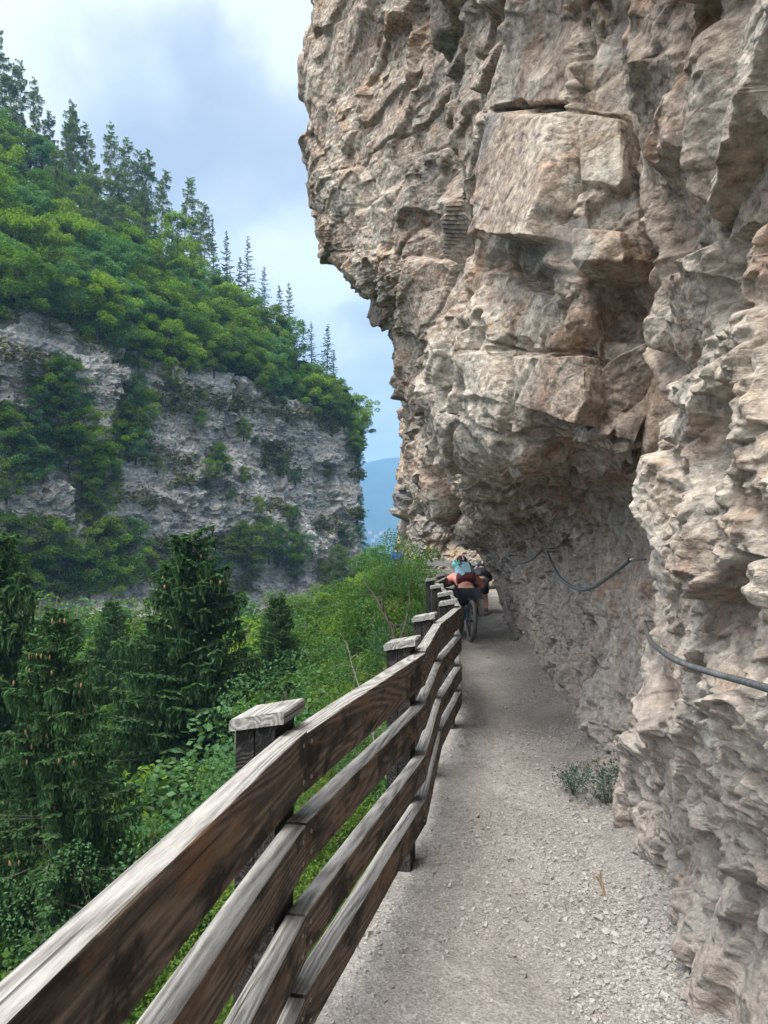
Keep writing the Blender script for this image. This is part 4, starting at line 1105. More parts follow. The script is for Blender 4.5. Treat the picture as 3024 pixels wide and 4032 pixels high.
near_tree(HS[0], 22, -60, 600, 17, 'spruce just outside the left edge of the view', 'tree', wide=0.8)

MB1 = [make_broadleaf('broadleaf_tree', 500 + i, 9, 2.9, 0.10, 98, 170, 0.15, [M_leafC, M_leafD, M_leafA][i], flat=0.5) for i in range(3)]
MID = [(250, 612, 34, 2, 'leafy tree with pale yellow blossom behind the narrow spruce'), (312, 612, 36, 1, 'green broadleaf tree right of the narrow spruce'), (335, 632, 32, 0, 'broad green tree in front of the cliff corner'),
       (355, 600, 42, 2, 'light green tree below the gap of the gorge'), (228, 620, 30, 2, 'pale flowering tree beside the broadest spruce'), (300, 665, 24, 1, 'green broadleaf tree behind the capped post'), (340, 676, 22, 0, 'leafy tree behind the second fence panel'),
       (140, 700, 24, 1, 'broadleaf tree in the shade below the low spruce'), (215, 730, 20, 0, 'broadleaf tree under the branches of the broadest spruce'), (100, 640, 36, 1, 'leafy tree behind the coned spruce'), (20, 640, 34, 0, 'leafy tree at the left behind the spruces'),
       (180, 640, 40, 1, 'broadleaf tree on the far bank behind the broadest spruce'), (70, 740, 26, 2, 'yellow green tree low in the gorge at the left'), (10, 720, 25, 1, 'tree low in the gorge at the left edge'), (375, 640, 27, 1, 'bushy tree behind the capped posts in the gully'),
       (372, 560, 60, 2, 'bright green tree at the mouth of the gorge'), (345, 575, 58, 1, 'green tree at the foot of the cliff corner'), (395, 590, 46, 0, 'green tree below the ochre buttress'), (360, 548, 95, 2, 'sunlit tree far down the gorge'), (385, 548, 120, 1, 'distant green tree by the valley mouth'), (375, 541, 150, 2, 'farthest tree in the gap of the gorge'),
       (50, 690, 30, 0, 'dark leafy tree between the two left spruces'), (160, 760, 18, 2, 'leafy tree low beside the long rail'), (260, 660, 27, 1, 'leafy tree in front of the narrow spruce'), (120, 800, 17, 1, 'broadleaf tree low down left of the long rail'), (0, 800, 18, 0, 'broadleaf tree low at the left edge'), (240, 640, 26, 1, 'green tree directly right of the broadest spruce'), (228, 690, 19, 0, 'dark leafy tree low between the broadest spruce and post cap'), (262, 640, 30, 0, 'leafy tree behind the narrow spruce on the gorge floor'), (290, 640, 33, 1, 'round crowned tree just right of the narrow spruce'), (322, 655, 26, 0, 'dense tree before the cliff corner, below the pale one')] + [(u_, v_, 46, k_, lab_) for u_, v_, k_, lab_ in ((75, 590, 0, 'tree on the far bank left of the low spruce'), (130, 592, 1, 'tree on the far bank directly below the grey face'), (235, 588, 0, 'tree on the far bank right of the broadest spruce top'), (205, 598, 2, 'pale tree on the far bank behind the broadest spruce'), (265, 585, 1, 'tree on the far bank left of the narrow spruce top'), (300, 590, 0, 'tree on the far bank right of the narrow spruce top'), (325, 580, 2, 'pale tree at the foot of the grey cliff corner'), (30, 585, 1, 'tree on the far bank near the left edge'), (160, 585, 2, 'pale tree on far bank left of the broadest spruce'))]
for (u, v, Y, k, lab) in MID:
    near_tree(MB1[k], 9, u, v, Y, lab, 'tree', wide=1.15, hmin=5, hmax=13)
# a scatter of more trees down the gorge floor and far bank
for i in range(46):
    x, y = rt.uniform(-46, -1), rt.uniform(18, 92)
    z = Hz(x, y)
    if abs(x) / y > 0.75 or z < -40: continue
    s_ = rt.uniform(.9, 1.35)
    uu, vv = project(np.array([[x, y, z + 9 * s_]]))
    if vv[0] < 600 or x > -0.02 * y - 2: continue
    place_tree(rt.choice(MB1 + BL[:3]), (x, y, z - .3), s_, rt.uniform(0, 6.28), 'green broadleaf tree in the dense wood on the gorge floor', 'tree', 'broadleaf trees on the gorge floor')

# shrubs with readable leaves close behind the fence
def make_shrub(name, seed, h=2.2, r=1.2, leaf=None, stems=16, per=150, size=0.05, flat=0.8):
    rs = np.random.RandomState(seed); root = empty(name); mb = MB(); cen, rad = [], []
    for i in range(stems):
        an = rs.uniform(0, 6.28); tilt = rs.uniform(0.05, 0.9)
        L = h * rs.uniform(0.6, 1.05)
        d = Vector((math.cos(an) * tilt * r / h, math.sin(an) * tilt * r / h, 1)).normalized()
        pts = [d * L * t + Vector((0, 0, -.1 * tilt * L * t * t)) + Vector(rs.normal(0, .03 * L * t, 3)) for t in (0, .25, .5, .75, 1)]
        mb.tube(pts, [x_ * min(1, h / 2) for x_ in (.012, .010, .008, .005, .002)], 5, cap=False)
        for t in (2, 3, 4):
            for _ in range(2):
                q = pts[t] + Vector(rs.normal(0, .12 * h, 3)) * (1.1 if t < 4 else .6)
                mb.tube([pts[t - 1], q], [.004 * min(1, h / 2), .001 * min(1, h / 2)], 4, cap=False)
                cen.append(q); rad.append(rs.uniform(.08, .24) * h * .6)
    V = leaf_cloud(rs, np.array([tuple(c) for c in cen]), np.array(rad), per, size, flat, 0.9)
    mesh_obj('foliage', V, quads(len(V) // 4), leaf or M_leafC, root)
    mb.build('stems', M_bark, root, True)
    return root
SH = [make_shrub('shrub', 600, 2.4, 1.3, M_leafC, size=0.036, per=220), make_shrub('shrub', 601, 2.2, 1.4, M_leafD, size=0.04, per=180), make_shrub('shrub', 602, 2.0, 1.2, M_leafB, size=0.036, per=200)]
SHR = [(272, 690, 10.5, 0, 'pale green maple bush behind the cap of the nearest post'), (240, 775, 10, 0, 'maple bush left of the nearest post below its cap'), (205, 830, 9, 1, 'leafy bush just behind the long rail'), (110, 880, 10, 0, 'bush with lime coloured leaves at the lower left'),
       (40, 925, 9, 2, 'round leaved bush in the lower left corner'), (5, 960, 8, 2, 'round leaved bush at the left edge'), (80, 960, 8, 1, 'bush under the long rail at the lower left'), (150, 920, 8, 1, 'bush seen beneath the top rail, lower left'),
       (300, 700, 13, 1, 'green bush behind the second fence panel'), (345, 690, 12, 1, 'bush behind the second fence panel near its far post'), (330, 740, 9, 2, 'light green bush seen between the rails of the second panel'), (260, 850, 6, 2, 'yellow green bush showing between top rail and second rail'),
       (220, 930, 6, 2, 'bush seen through the gap under the top rail'), (300, 860, 6.5, 1, 'bush seen between the rails beside the nearest post'), (360, 720, 9, 0, 'bush behind the second post'), (385, 640, 17, 2, 'yellow green bush beside the third post'), (400, 615, 19, 0, 'green sapling bush left of the tall double posts'), (375, 600, 22, 1, 'green bush below the ochre buttress'),
       (360, 660, 15, 1, 'grey green bush on the steep bank before the third post'), (180, 990, 6, 1, 'bush at the bottom edge under the top rail'), (410, 590, 21, 2, 'small green tree in the gully behind the fence'), (395, 560, 26, 0, 'sapling crown beside the old grey fence'), (430, 585, 24, 2, 'low bush in front of the old grey fence'), (398, 549, 27, 0, 'leafy sapling partly hiding the tiny far person in blue'), (388, 556, 24, 1, 'leafy sapling left of the ochre buttress edge'), (394, 546, 23, 0, 'slender sapling whose leaves screen the tiny person in blue'), (404, 548, 22, 1, 'green sapling before the foot of the ochre buttress'), (412, 560, 25.5, 1, 'leafy sapling covering the left end of the old grey fence'),
       (320, 790, 7.5, 1, 'dark green bush seen below the second rail'), (250, 960, 5, 1, 'bush seen low through the rails at the bottom'), (340, 770, 8, 2, 'bush seen through the lower gaps of the second panel')]
for (u, v, Y, k, lab) in SHR:
    top = P(u, v, Y); g = Hz(top.x, top.y)
    hh = min(max(top.z - g, 1.8), 4.5)
    s_ = hh / 2.3
    place_tree(SH[k], (top.x, top.y, top.z - hh), s_, rt.uniform(0, 6.28), lab, 'bush')
rs = np.random.RandomState(77)
# undergrowth covering the steep bank below the path
n = 52000
yb = rs.uniform(2, 34, n) ** 1.0; dl = rs.uniform(0.35, 16, n)
xe = np.interp(yb, [f[1] for f in FN], [f[0] for f in FN]) - 0.25
xb = xe - dl
zb = Hn(xb, yb)
c = np.stack([xb, yb, zb + rs.uniform(0, .5, n) * np.clip(dl / 2, .2, 1)], 1)
kk = fbm((c * .7).astype(np.float32), 3, 12) > -0.12
c = c[kk]; n = len(c)
nr = rnd_dir(rs, n, 1.2); t = np.cross(nr, rnd_dir(rs, n)); t /= np.linalg.norm(t, axis=1, keepdims=True)
V = cards(c, nr, t, rs.uniform(.05, .13, n), rs.uniform(.03, .07, n))
o = mesh_obj('undergrowth', V, quads(n), M_leafD)
tag(o, 'low leafy undergrowth covering the steep bank below the fence', 'undergrowth', kind='stuff')

# ------------------------------------------------------------------ people and bicycles
def skin_mesh(name, nodes, edges, mat, parent=None, root=0, sub=2):
    """nodes: list of ((x,y,z), rx, ry)"""
    me = bpy.data.meshes.new(name)
    me.from_pydata([n[0] for n in nodes], edges, [])
    me.update()
    o = bpy.data.objects.new(name, me); col.objects.link(o)
    if parent: o.parent = parent
    md = o.modifiers.new('skin', 'SKIN'); md.use_smooth_shade = True
    if not me.skin_vertices:
        bpy.context.view_layer.objects.active = o
    sk = me.skin_vertices[0].data if me.skin_vertices else None
    if sk:
        roots = root if hasattr(root, '__len__') else [root]
        for i, n in enumerate(nodes):
            sk[i].radius = (n[1], n[2]); sk[i].use_root = i in roots
    sb = o.modifiers.new('sub', 'SUBSURF'); sb.levels = sub; sb.render_levels = sub
    me.materials.append(mat)
    return o
M_skin = flat_mat('skin', (0.52, 0.30, 0.21), 0.55, 0, 0.08, 12)
M_coral = flat_mat('coral_shirt_cloth', (0.95, 0.38, 0.29), 0.85, 0, 0.10, 30, 0.004)
M_navy = flat_mat('black_shorts_cloth', (0.008, 0.010, 0.018), 0.8, 0, 0.25, 20, 0.004)
M_teal = flat_mat('pale_blue_pack_cloth', (0.33, 0.55, 0.63), 0.7, 0, 0.30, 18, 0.012)
M_mint = flat_mat('mint_shell', (0.25, 0.66, 0.60), 0.45, 0, 0.1, 12)
M_maroon = flat_mat('maroon_pack_cloth', (0.11, 0.022, 0.025), 0.75, 0, 0.3, 18, 0.008)
M_black = flat_mat('black_plastic', (0.012, 0.012, 0.013), 0.5, 0, 0.2, 20)
M_rubber = flat_mat('dusty_tyre_rubber', (0.10, 0.092, 0.082), 0.9, 0, 0.35, 60)
M_frame = flat_mat('dark_teal_frame_paint', (0.010, 0.05, 0.06), 0.35, 0.2, 0.1, 10)
M_metal = flat_mat('dull_steel', (0.30, 0.30, 0.30), 0.4, 0.9, 0.15, 20)
M_hair = flat_mat('dark_red_hair', (0.07, 0.02, 0.015), 0.6, 0, 0.3, 60)
M_white = flat_mat('white_shell', (0.55, 0.55, 0.55), 0.4, 0, 0.05, 10)
M_shoe = flat_mat('grey_shoe', (0.10, 0.095, 0.09), 0.8, 0, 0.2, 30)
M_blue = flat_mat('blue_jacket_cloth', (0.02, 0.08, 0.40), 0.8, 0, 0.15, 20)

def add_hand(nodes, edges, roots, wrist, tip, side, curl=0.6):
    """five bent fingers and a thumb-side thumb growing out of the palm that ends at tip"""
    w_, t_ = Vector(wrist), Vector(tip); d = (t_ - w_).normalized()
    across = d.cross(Vector((0, 0, 1))); across = across.normalized() if across.length > 0.01 else Vector((1, 0, 0))
    down = -across.cross(d).normalized() if across.cross(d).z > 0 else across.cross(d).normalized()
    for k, ln in enumerate((0.068, 0.078, 0.072, 0.056)):
        b0 = t_ + across * (k - 1.5) * 0.021
        i0 = len(nodes); roots.append(i0)
        p1 = b0 + d * ln * .4 + down * ln * .12; p2 = p1 + d * ln * .25 + down * ln * .35 * curl; p3 = p2 - d * ln * .05 + down * ln * .35
        for p, r_ in ((b0, .010), (p1, .0095), (p2, .009), (p3, .008)): nodes.append((tuple(p), r_, r_))
        edges += [(i0, i0 + 1), (i0 + 1, i0 + 2), (i0 + 2, i0 + 3)]
    b0 = w_.lerp(t_, .35) + across * side * .03; i0 = len(nodes); roots.append(i0)
    p1 = b0 + across * side * .022 + d * .03; p2 = p1 + d * .028 + down * .018
    for p, r_ in ((b0, .011), (p1, .010), (p2, .009)): nodes.append((tuple(p), r_, r_))
    edges += [(i0, i0 + 1), (i0 + 1, i0 + 2)]

def make_person(J, root, shirt, shorts, hair, helmet=True, shoe=M_black, long_trousers=None, sock=None):
    """J: joints pel, wst, chest, neck, head, sh/el/wr/ha (L,R), hip/kn/an/to (L,R)"""
    n, e = [], []
    def add(k, rx, ry=None): n.append((J[k], rx, ry or rx)); return len(n) - 1
    a = {}
    for k, r_ in (('pel', .135), ('wst', .115), ('chest', .135), ('neck', .055), ('head', .082), ('crown', .075)): a[k] = add(k, r_)
    e += [(a['pel'], a['wst']), (a['wst'], a['chest']), (a['chest'], a['neck']), (a['neck'], a['head']), (a['head'], a['crown'])]
    roots = [0]
    for s_ in 'LR':
        for k, r_ in (('sh', .062), ('el', .043), ('wr', .028), ('ha', .034), ('hip', .10), ('kn', .062), ('ca', .056), ('an', .036), ('to', .034)): a[k + s_] = add(k + s_, r_)
        e += [(a['chest'], a['sh' + s_]), (a['sh' + s_], a['el' + s_]), (a['el' + s_], a['wr' + s_]), (a['wr' + s_], a['ha' + s_]),
              (a['pel'], a['hip' + s_]), (a['hip' + s_], a['kn' + s_]), (a['kn' + s_], a['ca' + s_]), (a['ca' + s_], a['an' + s_]), (a['an' + s_], a['to' + s_])]
        add_hand(n, e, roots, J['wr' + s_], J['ha' + s_], 1 if s_ == 'L' else -1)
    # nose and ears
    hd = Vector(J['head']); fw = Vector(J['face']).normalized(); rt_ = fw.cross(Vector((0, 0, 1))).normalized()
    for p0, p1, r_ in ((hd + fw * .07, hd + fw * .105 + Vector((0, 0, -.01)), .012), (hd + rt_ * .072, hd + rt_ * .09, .014), (hd - rt_ * .072, hd - rt_ * .09, .014), (hd + fw * .05 + Vector((0, 0, -.06)), hd + fw * .075 + Vector((0, 0, -.07)), .022)):
        i0 = len(n); roots.append(i0); n.append((tuple(p0), r_, r_)); n.append((tuple(p1), r_ * .8, r_)); e.append((i0, i0 + 1))
    skin_mesh('body', n, e, M_skin, root, roots)
    def part(name, keys, links, mat, gr=.012):
        nn, ids = [], {}
        for k, r_ in keys:
            ids[k] = len(nn)
            pos = J[k] if not isinstance(k, tuple) else tuple(Vector(J[k[0]]).lerp(Vector(J[k[1]]), k[2]))
            nn.append((pos, r_ + gr, r_ + gr))
        return skin_mesh(name, nn, [(ids[p], ids[q_]) for p, q_ in links], mat, root)
    part('shirt', [(('pel', 'wst', .45), .145), ('wst', .135), ('chest', .15), ('neck', .05), ('shL', .072), ('elL', .058), (('elL', 'wrL', .9), .040), ('shR', .072), ('elR', .058), (('elR', 'wrR', .9), .040)],
         [(('pel', 'wst', .45), 'wst'), ('wst', 'chest'), ('chest', 'neck'), ('chest', 'shL'), ('shL', 'elL'), ('elL', ('elL', 'wrL', .9)), ('chest', 'shR'), ('shR', 'elR'), ('elR', ('elR', 'wrR', .9))], shirt)
    if long_trousers:
        part('trousers', [('pel', .15), ('hipL', .11), ('knL', .075), ('anL', .05), ('hipR', .11), ('knR', .075), ('anR', .05)], [('pel', 'hipL'), ('hipL', 'knL'), ('knL', 'anL'), ('pel', 'hipR'), ('hipR', 'knR'), ('knR', 'anR')], long_trousers)
    else:
        part('shorts', [('pel', .165), ('hipL', .125), (('hipL', 'knL', .72), .088), ('hipR', .125), (('hipR', 'knR', .72), .088)], [('pel', 'hipL'), ('hipL', ('hipL', 'knL', .72)), ('pel', 'hipR'), ('hipR', ('hipR', 'knR', .72))], shorts)
    for s_ in 'LR':
        part('shoe', [('an' + s_, .036), (('an' + s_, 'to' + s_, .1), .042), ('to' + s_, .036)], [('an' + s_, ('an' + s_, 'to' + s_, .1)), (('an' + s_, 'to' + s_, .1), 'to' + s_)], shoe)
        if sock: part('sock', [(('ca' + s_, 'an' + s_, .35), .045), ('an' + s_, .036)], [(('ca' + s_, 'an' + s_, .35), 'an' + s_)], sock, .006)
    hr = MB(); hc = Vector(J['head']); cr_ = (Vector(J['crown']) - hc)
    hr.ball(hc + cr_ * .5 - fw * .018, (.094, .100, .104), 14)
    hr.tube([hc - fw * .08, hc - fw * .12 + Vector((0, 0, -.07)), hc - fw * .11 + Vector((0, 0, -.15))], [.03, .028, .012], 8)
    hr.build('hair', hair, root, True)
    if helmet:
        hm = MB(); c0 = hc + cr_ * .75
        b0 = len(hm.v); ring = 9
        for i in range(ring):
            th = 1.75 * i / (ring - 1)
            for k in range(20):
                ph = 2 * math.pi * k / 20
                rr_ = 1.0 + (.04 if k % 4 < 2 else -0.02) * math.sin(th)
                hm.v.append(tuple(c0 + Vector((.118 * math.sin(th) * math.cos(ph) * rr_, .142 * math.sin(th) * math.sin(ph) * rr_, .112 * math.cos(th) * rr_ + .005))))
        for i in range(ring - 1):
            for k in range(20):
                hm.f.append((b0 + i * 20 + k, b0 + (i + 1) * 20 + k, b0 + (i + 1) * 20 + (k + 1) % 20, b0 + i * 20 + (k + 1) % 20)); hm.m.append(1 if (k % 5 == 0 and 1 < i < 6) else 0)
        hm.build('helmet', [helmet, M_white], root, True)

def wheel(parent, y, r=.370, ty=.036):
    wz = empty('wheel', (0, y, r), parent=parent)
    t = MB(); ns, nt_ = 72, 10
    b0 = 0
    for i in range(ns):
        a = 2 * math.pi * i / ns
        for k in range(nt_):
            q_ = 2 * math.pi * k / nt_
            knob = 0.004 if (i % 2 == 0 and math.cos(q_) > -.2) else 0
            rr_ = r - ty + (ty + knob) * math.cos(q_)
            t.v.append((ty * math.sin(q_) * 1.05, rr_ * math.sin(a), rr_ * math.cos(a)))
    for i in range(ns):
        for k in range(nt_):
            t.f.append((i * nt_ + k, ((i + 1) % ns) * nt_ + k, ((i + 1) % ns) * nt_ + (k + 1) % nt_, i * nt_ + (k + 1) % nt_)); t.m.append(0)
    t.build('tyre', M_rubber, wz)
    rm = MB(); rr_ = r - 2 * ty - .006
    rm.tube([(0, rr_ * math.sin(2 * math.pi * i / 48), rr_ * math.cos(2 * math.pi * i / 48)) for i in range(49)], .012, 6, cap=False)
    rm.build('rim', M_black, wz, True)
    sp = MB()
    for i in range(28):
        a = 2 * math.pi * i / 28; sx = .028 if i % 2 else -.028
        sp.tube([(sx, .02 * math.sin(a + .9), .02 * math.cos(a + .9)), (0, rr_ * math.sin(a), rr_ * math.cos(a))], .0016, 4, cap=False)
    o = sp.build('spokes', M_metal, wz)
    hb = MB(); hb.tube([(-.06, 0, 0), (-.03, 0, 0), (.03, 0, 0), (.07, 0, 0)], [.012, .024, .024, .012], 10); hb.build('hub', M_black, wz, True)
    dsc = MB(); dsc.tube([(-.042, 0, 0), (-.039, 0, 0)], .09, 24); dsc.build('brake_disc', M_metal, wz)
    return wz
def make_bike(name):
    b = empty(name)
    wheel(b, 0); wheel(b, 1.19)
    f = MB()
    bb = (0, .44, .345); seat = (0, .27, .60); head = (0, .98, .72); headb = (0, 1.02, .60)
    for p, q_, r_ in ((bb, headb, .030), (seat, head, .022), (bb, (0, .26, .63), .022), (head, (0, 1.035, .56), .028)): f.tube([p, q_], r_, 10)
    for sx in (-1, 1):
        f.tube([(sx * .03, .42, .36), (sx * .065, .2, .36), (sx * .075, 0, .365)], .013, 8)
        f.tube([(sx * .02, .30, .56), (sx * .065, .12, .50), (sx * .075, 0, .365)], .011, 8)
        f.tube([(sx * .06, 1.05, .60), (sx * .062, 1.19, .365)], [.021, .018], 8)
    f.tube([(-.07, 1.045, .62), (.07, 1.045, .62)], .02, 8)
    f.build('frame', M_frame, b, True)
    s_ = MB(); s_.tube([(0, .26, .6), (0, .235, .72)], .015, 8)
    s_.build('seat_post', M_black, b, True)
    sd = MB(); sd.tube([(0, .11, .735), (0, .16, .745), (0, .26, .74), (0, .36, .735), (0, .40, .73)], [(.05, .018), (.07, .022), (.045, .02), (.022, .015), (.012, .01)], 12)
    sd.build('saddle', M_black, b, True)
    h_ = MB(); h_.tube([(0, .98, .72), (0, .97, .80), (0, 1.0, .83)], .018, 8)
    h_.tube([(-.38, .96, .87), (-.2, .99, .865), (-.08, 1.02, .835), (.08, 1.02, .835), (.2, .99, .865), (.38, .96, .87)], .0145, 8)
    hb_ = h_.build('handlebar', M_black, b, True)
    for sx in (-1, 1):
        g = MB(); g.tube([(sx * .26, .98, .867), (sx * .39, .957, .87)], .018, 10); g.build('grip', M_rubber, hb_, True)
        g = MB(); g.tube([(sx * .23, 1.0, .862), (sx * .30, 1.05, .845), (sx * .36, 1.045, .84)], .006, 6); g.build('brake_lever', M_metal, hb_, True)
    c = MB(); c.tube([(.045, .44, .345), (.05, .44, .345)], .075, 24)
    c.tube([(.06, .44, .345), (.075, .56, .44)], .012, 8); c.tube([(-.06, .44, .345), (-.075, .32, .25)], .012, 8)
    c.build('crank', M_black, b, True)
    for sx, y, z in ((1, .56, .44), (-1, .32, .25)):
        p = MB(); x0, x1 = sorted((sx * .08, sx * .18)); p.box((x0, y - .045, z - .012), (x1, y + .045, z + .012)); p.build('pedal', M_black, b)
    d = MB(); d.tube([(.055, 0, .365), (.058, 0, .365)], .085, 20); d.tube([(.056, 0, .365), (.06, -.02, .30), (.06, .04, .22)], .010, 6)
    d.tube([(.06, .04, .22), (.062, .04, .22)], .03, 12)
    d.build('derailleur', M_metal, b)
    return b
BX, BY, HD = 1.52, 13.1, R(4)
bike = make_bike('mountain_bike'); bike.location = (BX, BY, -.005); bike.rotation_euler = (0, R(3), HD)
tag(bike, 'dark teal mountain bike with dusty knobbly tyres under the rider in coral', 'bicycle')
rider = empty('person', (BX, BY, -.005), HD)
tag(rider, 'person in coral long sleeved top and black shorts cycling away beside the fence', 'person')
JR = dict(pel=(0, .33, .84), wst=(0, .47, .98), chest=(0, .66, 1.10), neck=(0, .82, 1.20), head=(0, .88, 1.33), crown=(0, .90, 1.42), face=(0, 1, -.1),
          shL=(-.175, .72, 1.13), elL=(-.37, .80, .97), wrL=(-.37, .90, .90), haL=(-.345, .955, .885), shR=(.175, .72, 1.13), elR=(.38, .80, .97), wrR=(.38, .90, .90), haR=(.355, .955, .885),
          hipL=(-.11, .34, .80), knL=(-.17, .66, .58), caL=(-.14, .52, .45), anL=(-.13, .30, .33), toL=(-.13, .42, .285), hipR=(.11, .34, .80), knR=(.18, .74, .74), caR=(.15, .62, .64), anR=(.13, .50, .50), toR=(.13, .64, .475))
make_person(JR, rider, M_coral, M_navy, M_hair, M_maroon, M_black, sock=M_black)
# backpack
pk = empty('backpack', (BX, BY, -.005), HD)
tag(pk, 'pale blue backpack with maroon base and a mint helmet strapped on, worn by the rider', 'backpack')
Mp = Matrix.Translation((0, .56, 1.20)) @ Matrix.Rotation(R(-52), 4, 'X')
def superbox(mb, sx, sy, sz, M, m=0, n=14, pw_=0.45, sag=0.0):
    b0 = len(mb.v); rings = 10
    sg = lambda v_, p_: math.copysign(abs(v_) ** p_, v_)
    for i in range(rings + 1):
        th = math.pi * i / rings
        for k in range(n):
            ph = 2 * math.pi * k / n
            x = sx * sg(math.sin(th), pw_) * sg(math.cos(ph), pw_); y = sy * sg(math.sin(th), pw_) * sg(math.sin(ph), pw_); z = sz * sg(math.cos(th), pw_)
            y += sag * math.sin(x * 40) * math.cos(z * 30)
            mb.v.append(tuple(M @ Vector((x, y, z))))
    for i in range(rings):
        for k in range(n):
            mb.f.append((b0 + i * n + k, b0 + (i + 1) * n + k, b0 + (i + 1) * n + (k + 1) % n, b0 + i * n + (k + 1) % n)); mb.m.append(m)
q = MB(); superbox(q, .165, .10, .20, Mp @ Matrix.Translation((0, 0, .04)), n=24, sag=.006); q.build('pack_body', M_teal, pk, True)
q = MB(); superbox(q, .175, .105, .085, Mp @ Matrix.Translation((0, -.005, -.17)), n=24, sag=.005); q.build('pack_base', M_maroon, pk, True)
q = MB(); superbox(q, .045, .018, .13, Mp @ Matrix.Translation((-.10, -.115, -.08)) @ Matrix.Rotation(R(-22), 4, 'Y'), n=14); q.build('side_strap', M_teal, pk, True)
q = MB()
for sx in (-.09, .10): q.tube([Mp @ Vector((sx, -.11, .22)), Mp @ Vector((sx * 1.05, -.118, 0)), Mp @ Vector((sx, -.10, -.2))], .007, 6)
q.tube([(-.155, .40, .98), (-.16, .50, .92), (-.10, .58, .88)], .014, 6); q.tube([(.155, .40, .98), (.17, .50, .92), (.12, .58, .88)], .014, 6)
q.build('webbing', M_black, pk, True)
q = MB(); superbox(q, .095, .085, .075, Mp @ Matrix.Translation((-.12, -.06, .17)), n=18, pw_=.8)
hm_ = q.build('strapped_helmet', M_mint, pk, True)
q = MB()
for a in (-.5, 0, .5): q.tube([Mp @ Vector((-.12 + .097 * math.sin(a) , -.06 - .087 * math.cos(a), .17 + z_)) for z_ in (-.03, .03)], .009, 6)
q.build('helmet_vent', M_black, hm_, True)

bike2 = make_bike('mountain_bike'); bike2.location = (1.98, 17.5, 0); bike2.rotation_euler = (0, R(-4), R(-14))
tag(bike2, 'second mountain bike being pushed ahead of the rider in coral, mostly hidden', 'bicycle')
walker = empty('person', (2.27, 17.55, 0), R(-12))
tag(walker, 'person in black bending forward, bare calf and grey shoe showing ahead of the cyclist', 'person')
JW = dict(pel=(0, .0, .84), wst=(0, .16, .98), chest=(0, .34, 1.08), neck=(0, .50, 1.15), head=(0, .61, 1.19), crown=(0, .65, 1.25), face=(0, 1, -.2),
          shL=(-.17, .42, 1.08), elL=(-.28, .55, .92), wrL=(-.32, .72, .90), haL=(-.33, .79, .89), shR=(.17, .42, 1.08), elR=(.22, .52, .88), wrR=(.02, .68, .88), haR=(-.05, .72, .88),
          hipL=(-.10, .0, .80), knL=(-.11, .30, .50), caL=(-.11, .31, .34), anL=(-.11, .30, .09), toL=(-.11, .45, .045), hipR=(.10, .0, .80), knR=(.12, .10, .46), caR=(.14, -.03, .32), anR=(.16, -.22, .13), toR=(.17, -.14, .045))
make_person(JW, walker, M_black, M_navy, M_hair, M_black, M_shoe, sock=M_shoe)
hiker = empty('person', (0.50, 28.95, .02), R(20))
tag(hiker, 'tiny far person in a blue jacket among the leaves before the ochre rock', 'person')
JH = dict(pel=(0, 0, .92), wst=(0, .0, 1.08), chest=(0, .02, 1.30), neck=(0, .02, 1.48), head=(0, .03, 1.60), crown=(0, .03, 1.67), face=(0, 1, 0),
          shL=(-.18, .01, 1.40), elL=(-.24, -.02, 1.14), wrL=(-.24, .08, .92), haL=(-.24, .12, .85), shR=(.18, .01, 1.40), elR=(.24, -.02, 1.14), wrR=(.24, .08, .92), haR=(.24, .12, .85),
          hipL=(-.09, 0, .88), knL=(-.10, .08, .5), caL=(-.10, .05, .36), anL=(-.10, .0, .09), toL=(-.10, .14, .045), hipR=(.09, 0, .88), knR=(.10, -.02, .5), caR=(.10, -.08, .36), anR=(.10, -.16, .10), toR=(.10, -.04, .045))
make_person(JH, hiker, M_blue, M_navy, M_hair, None, M_shoe, long_trousers=M_navy)

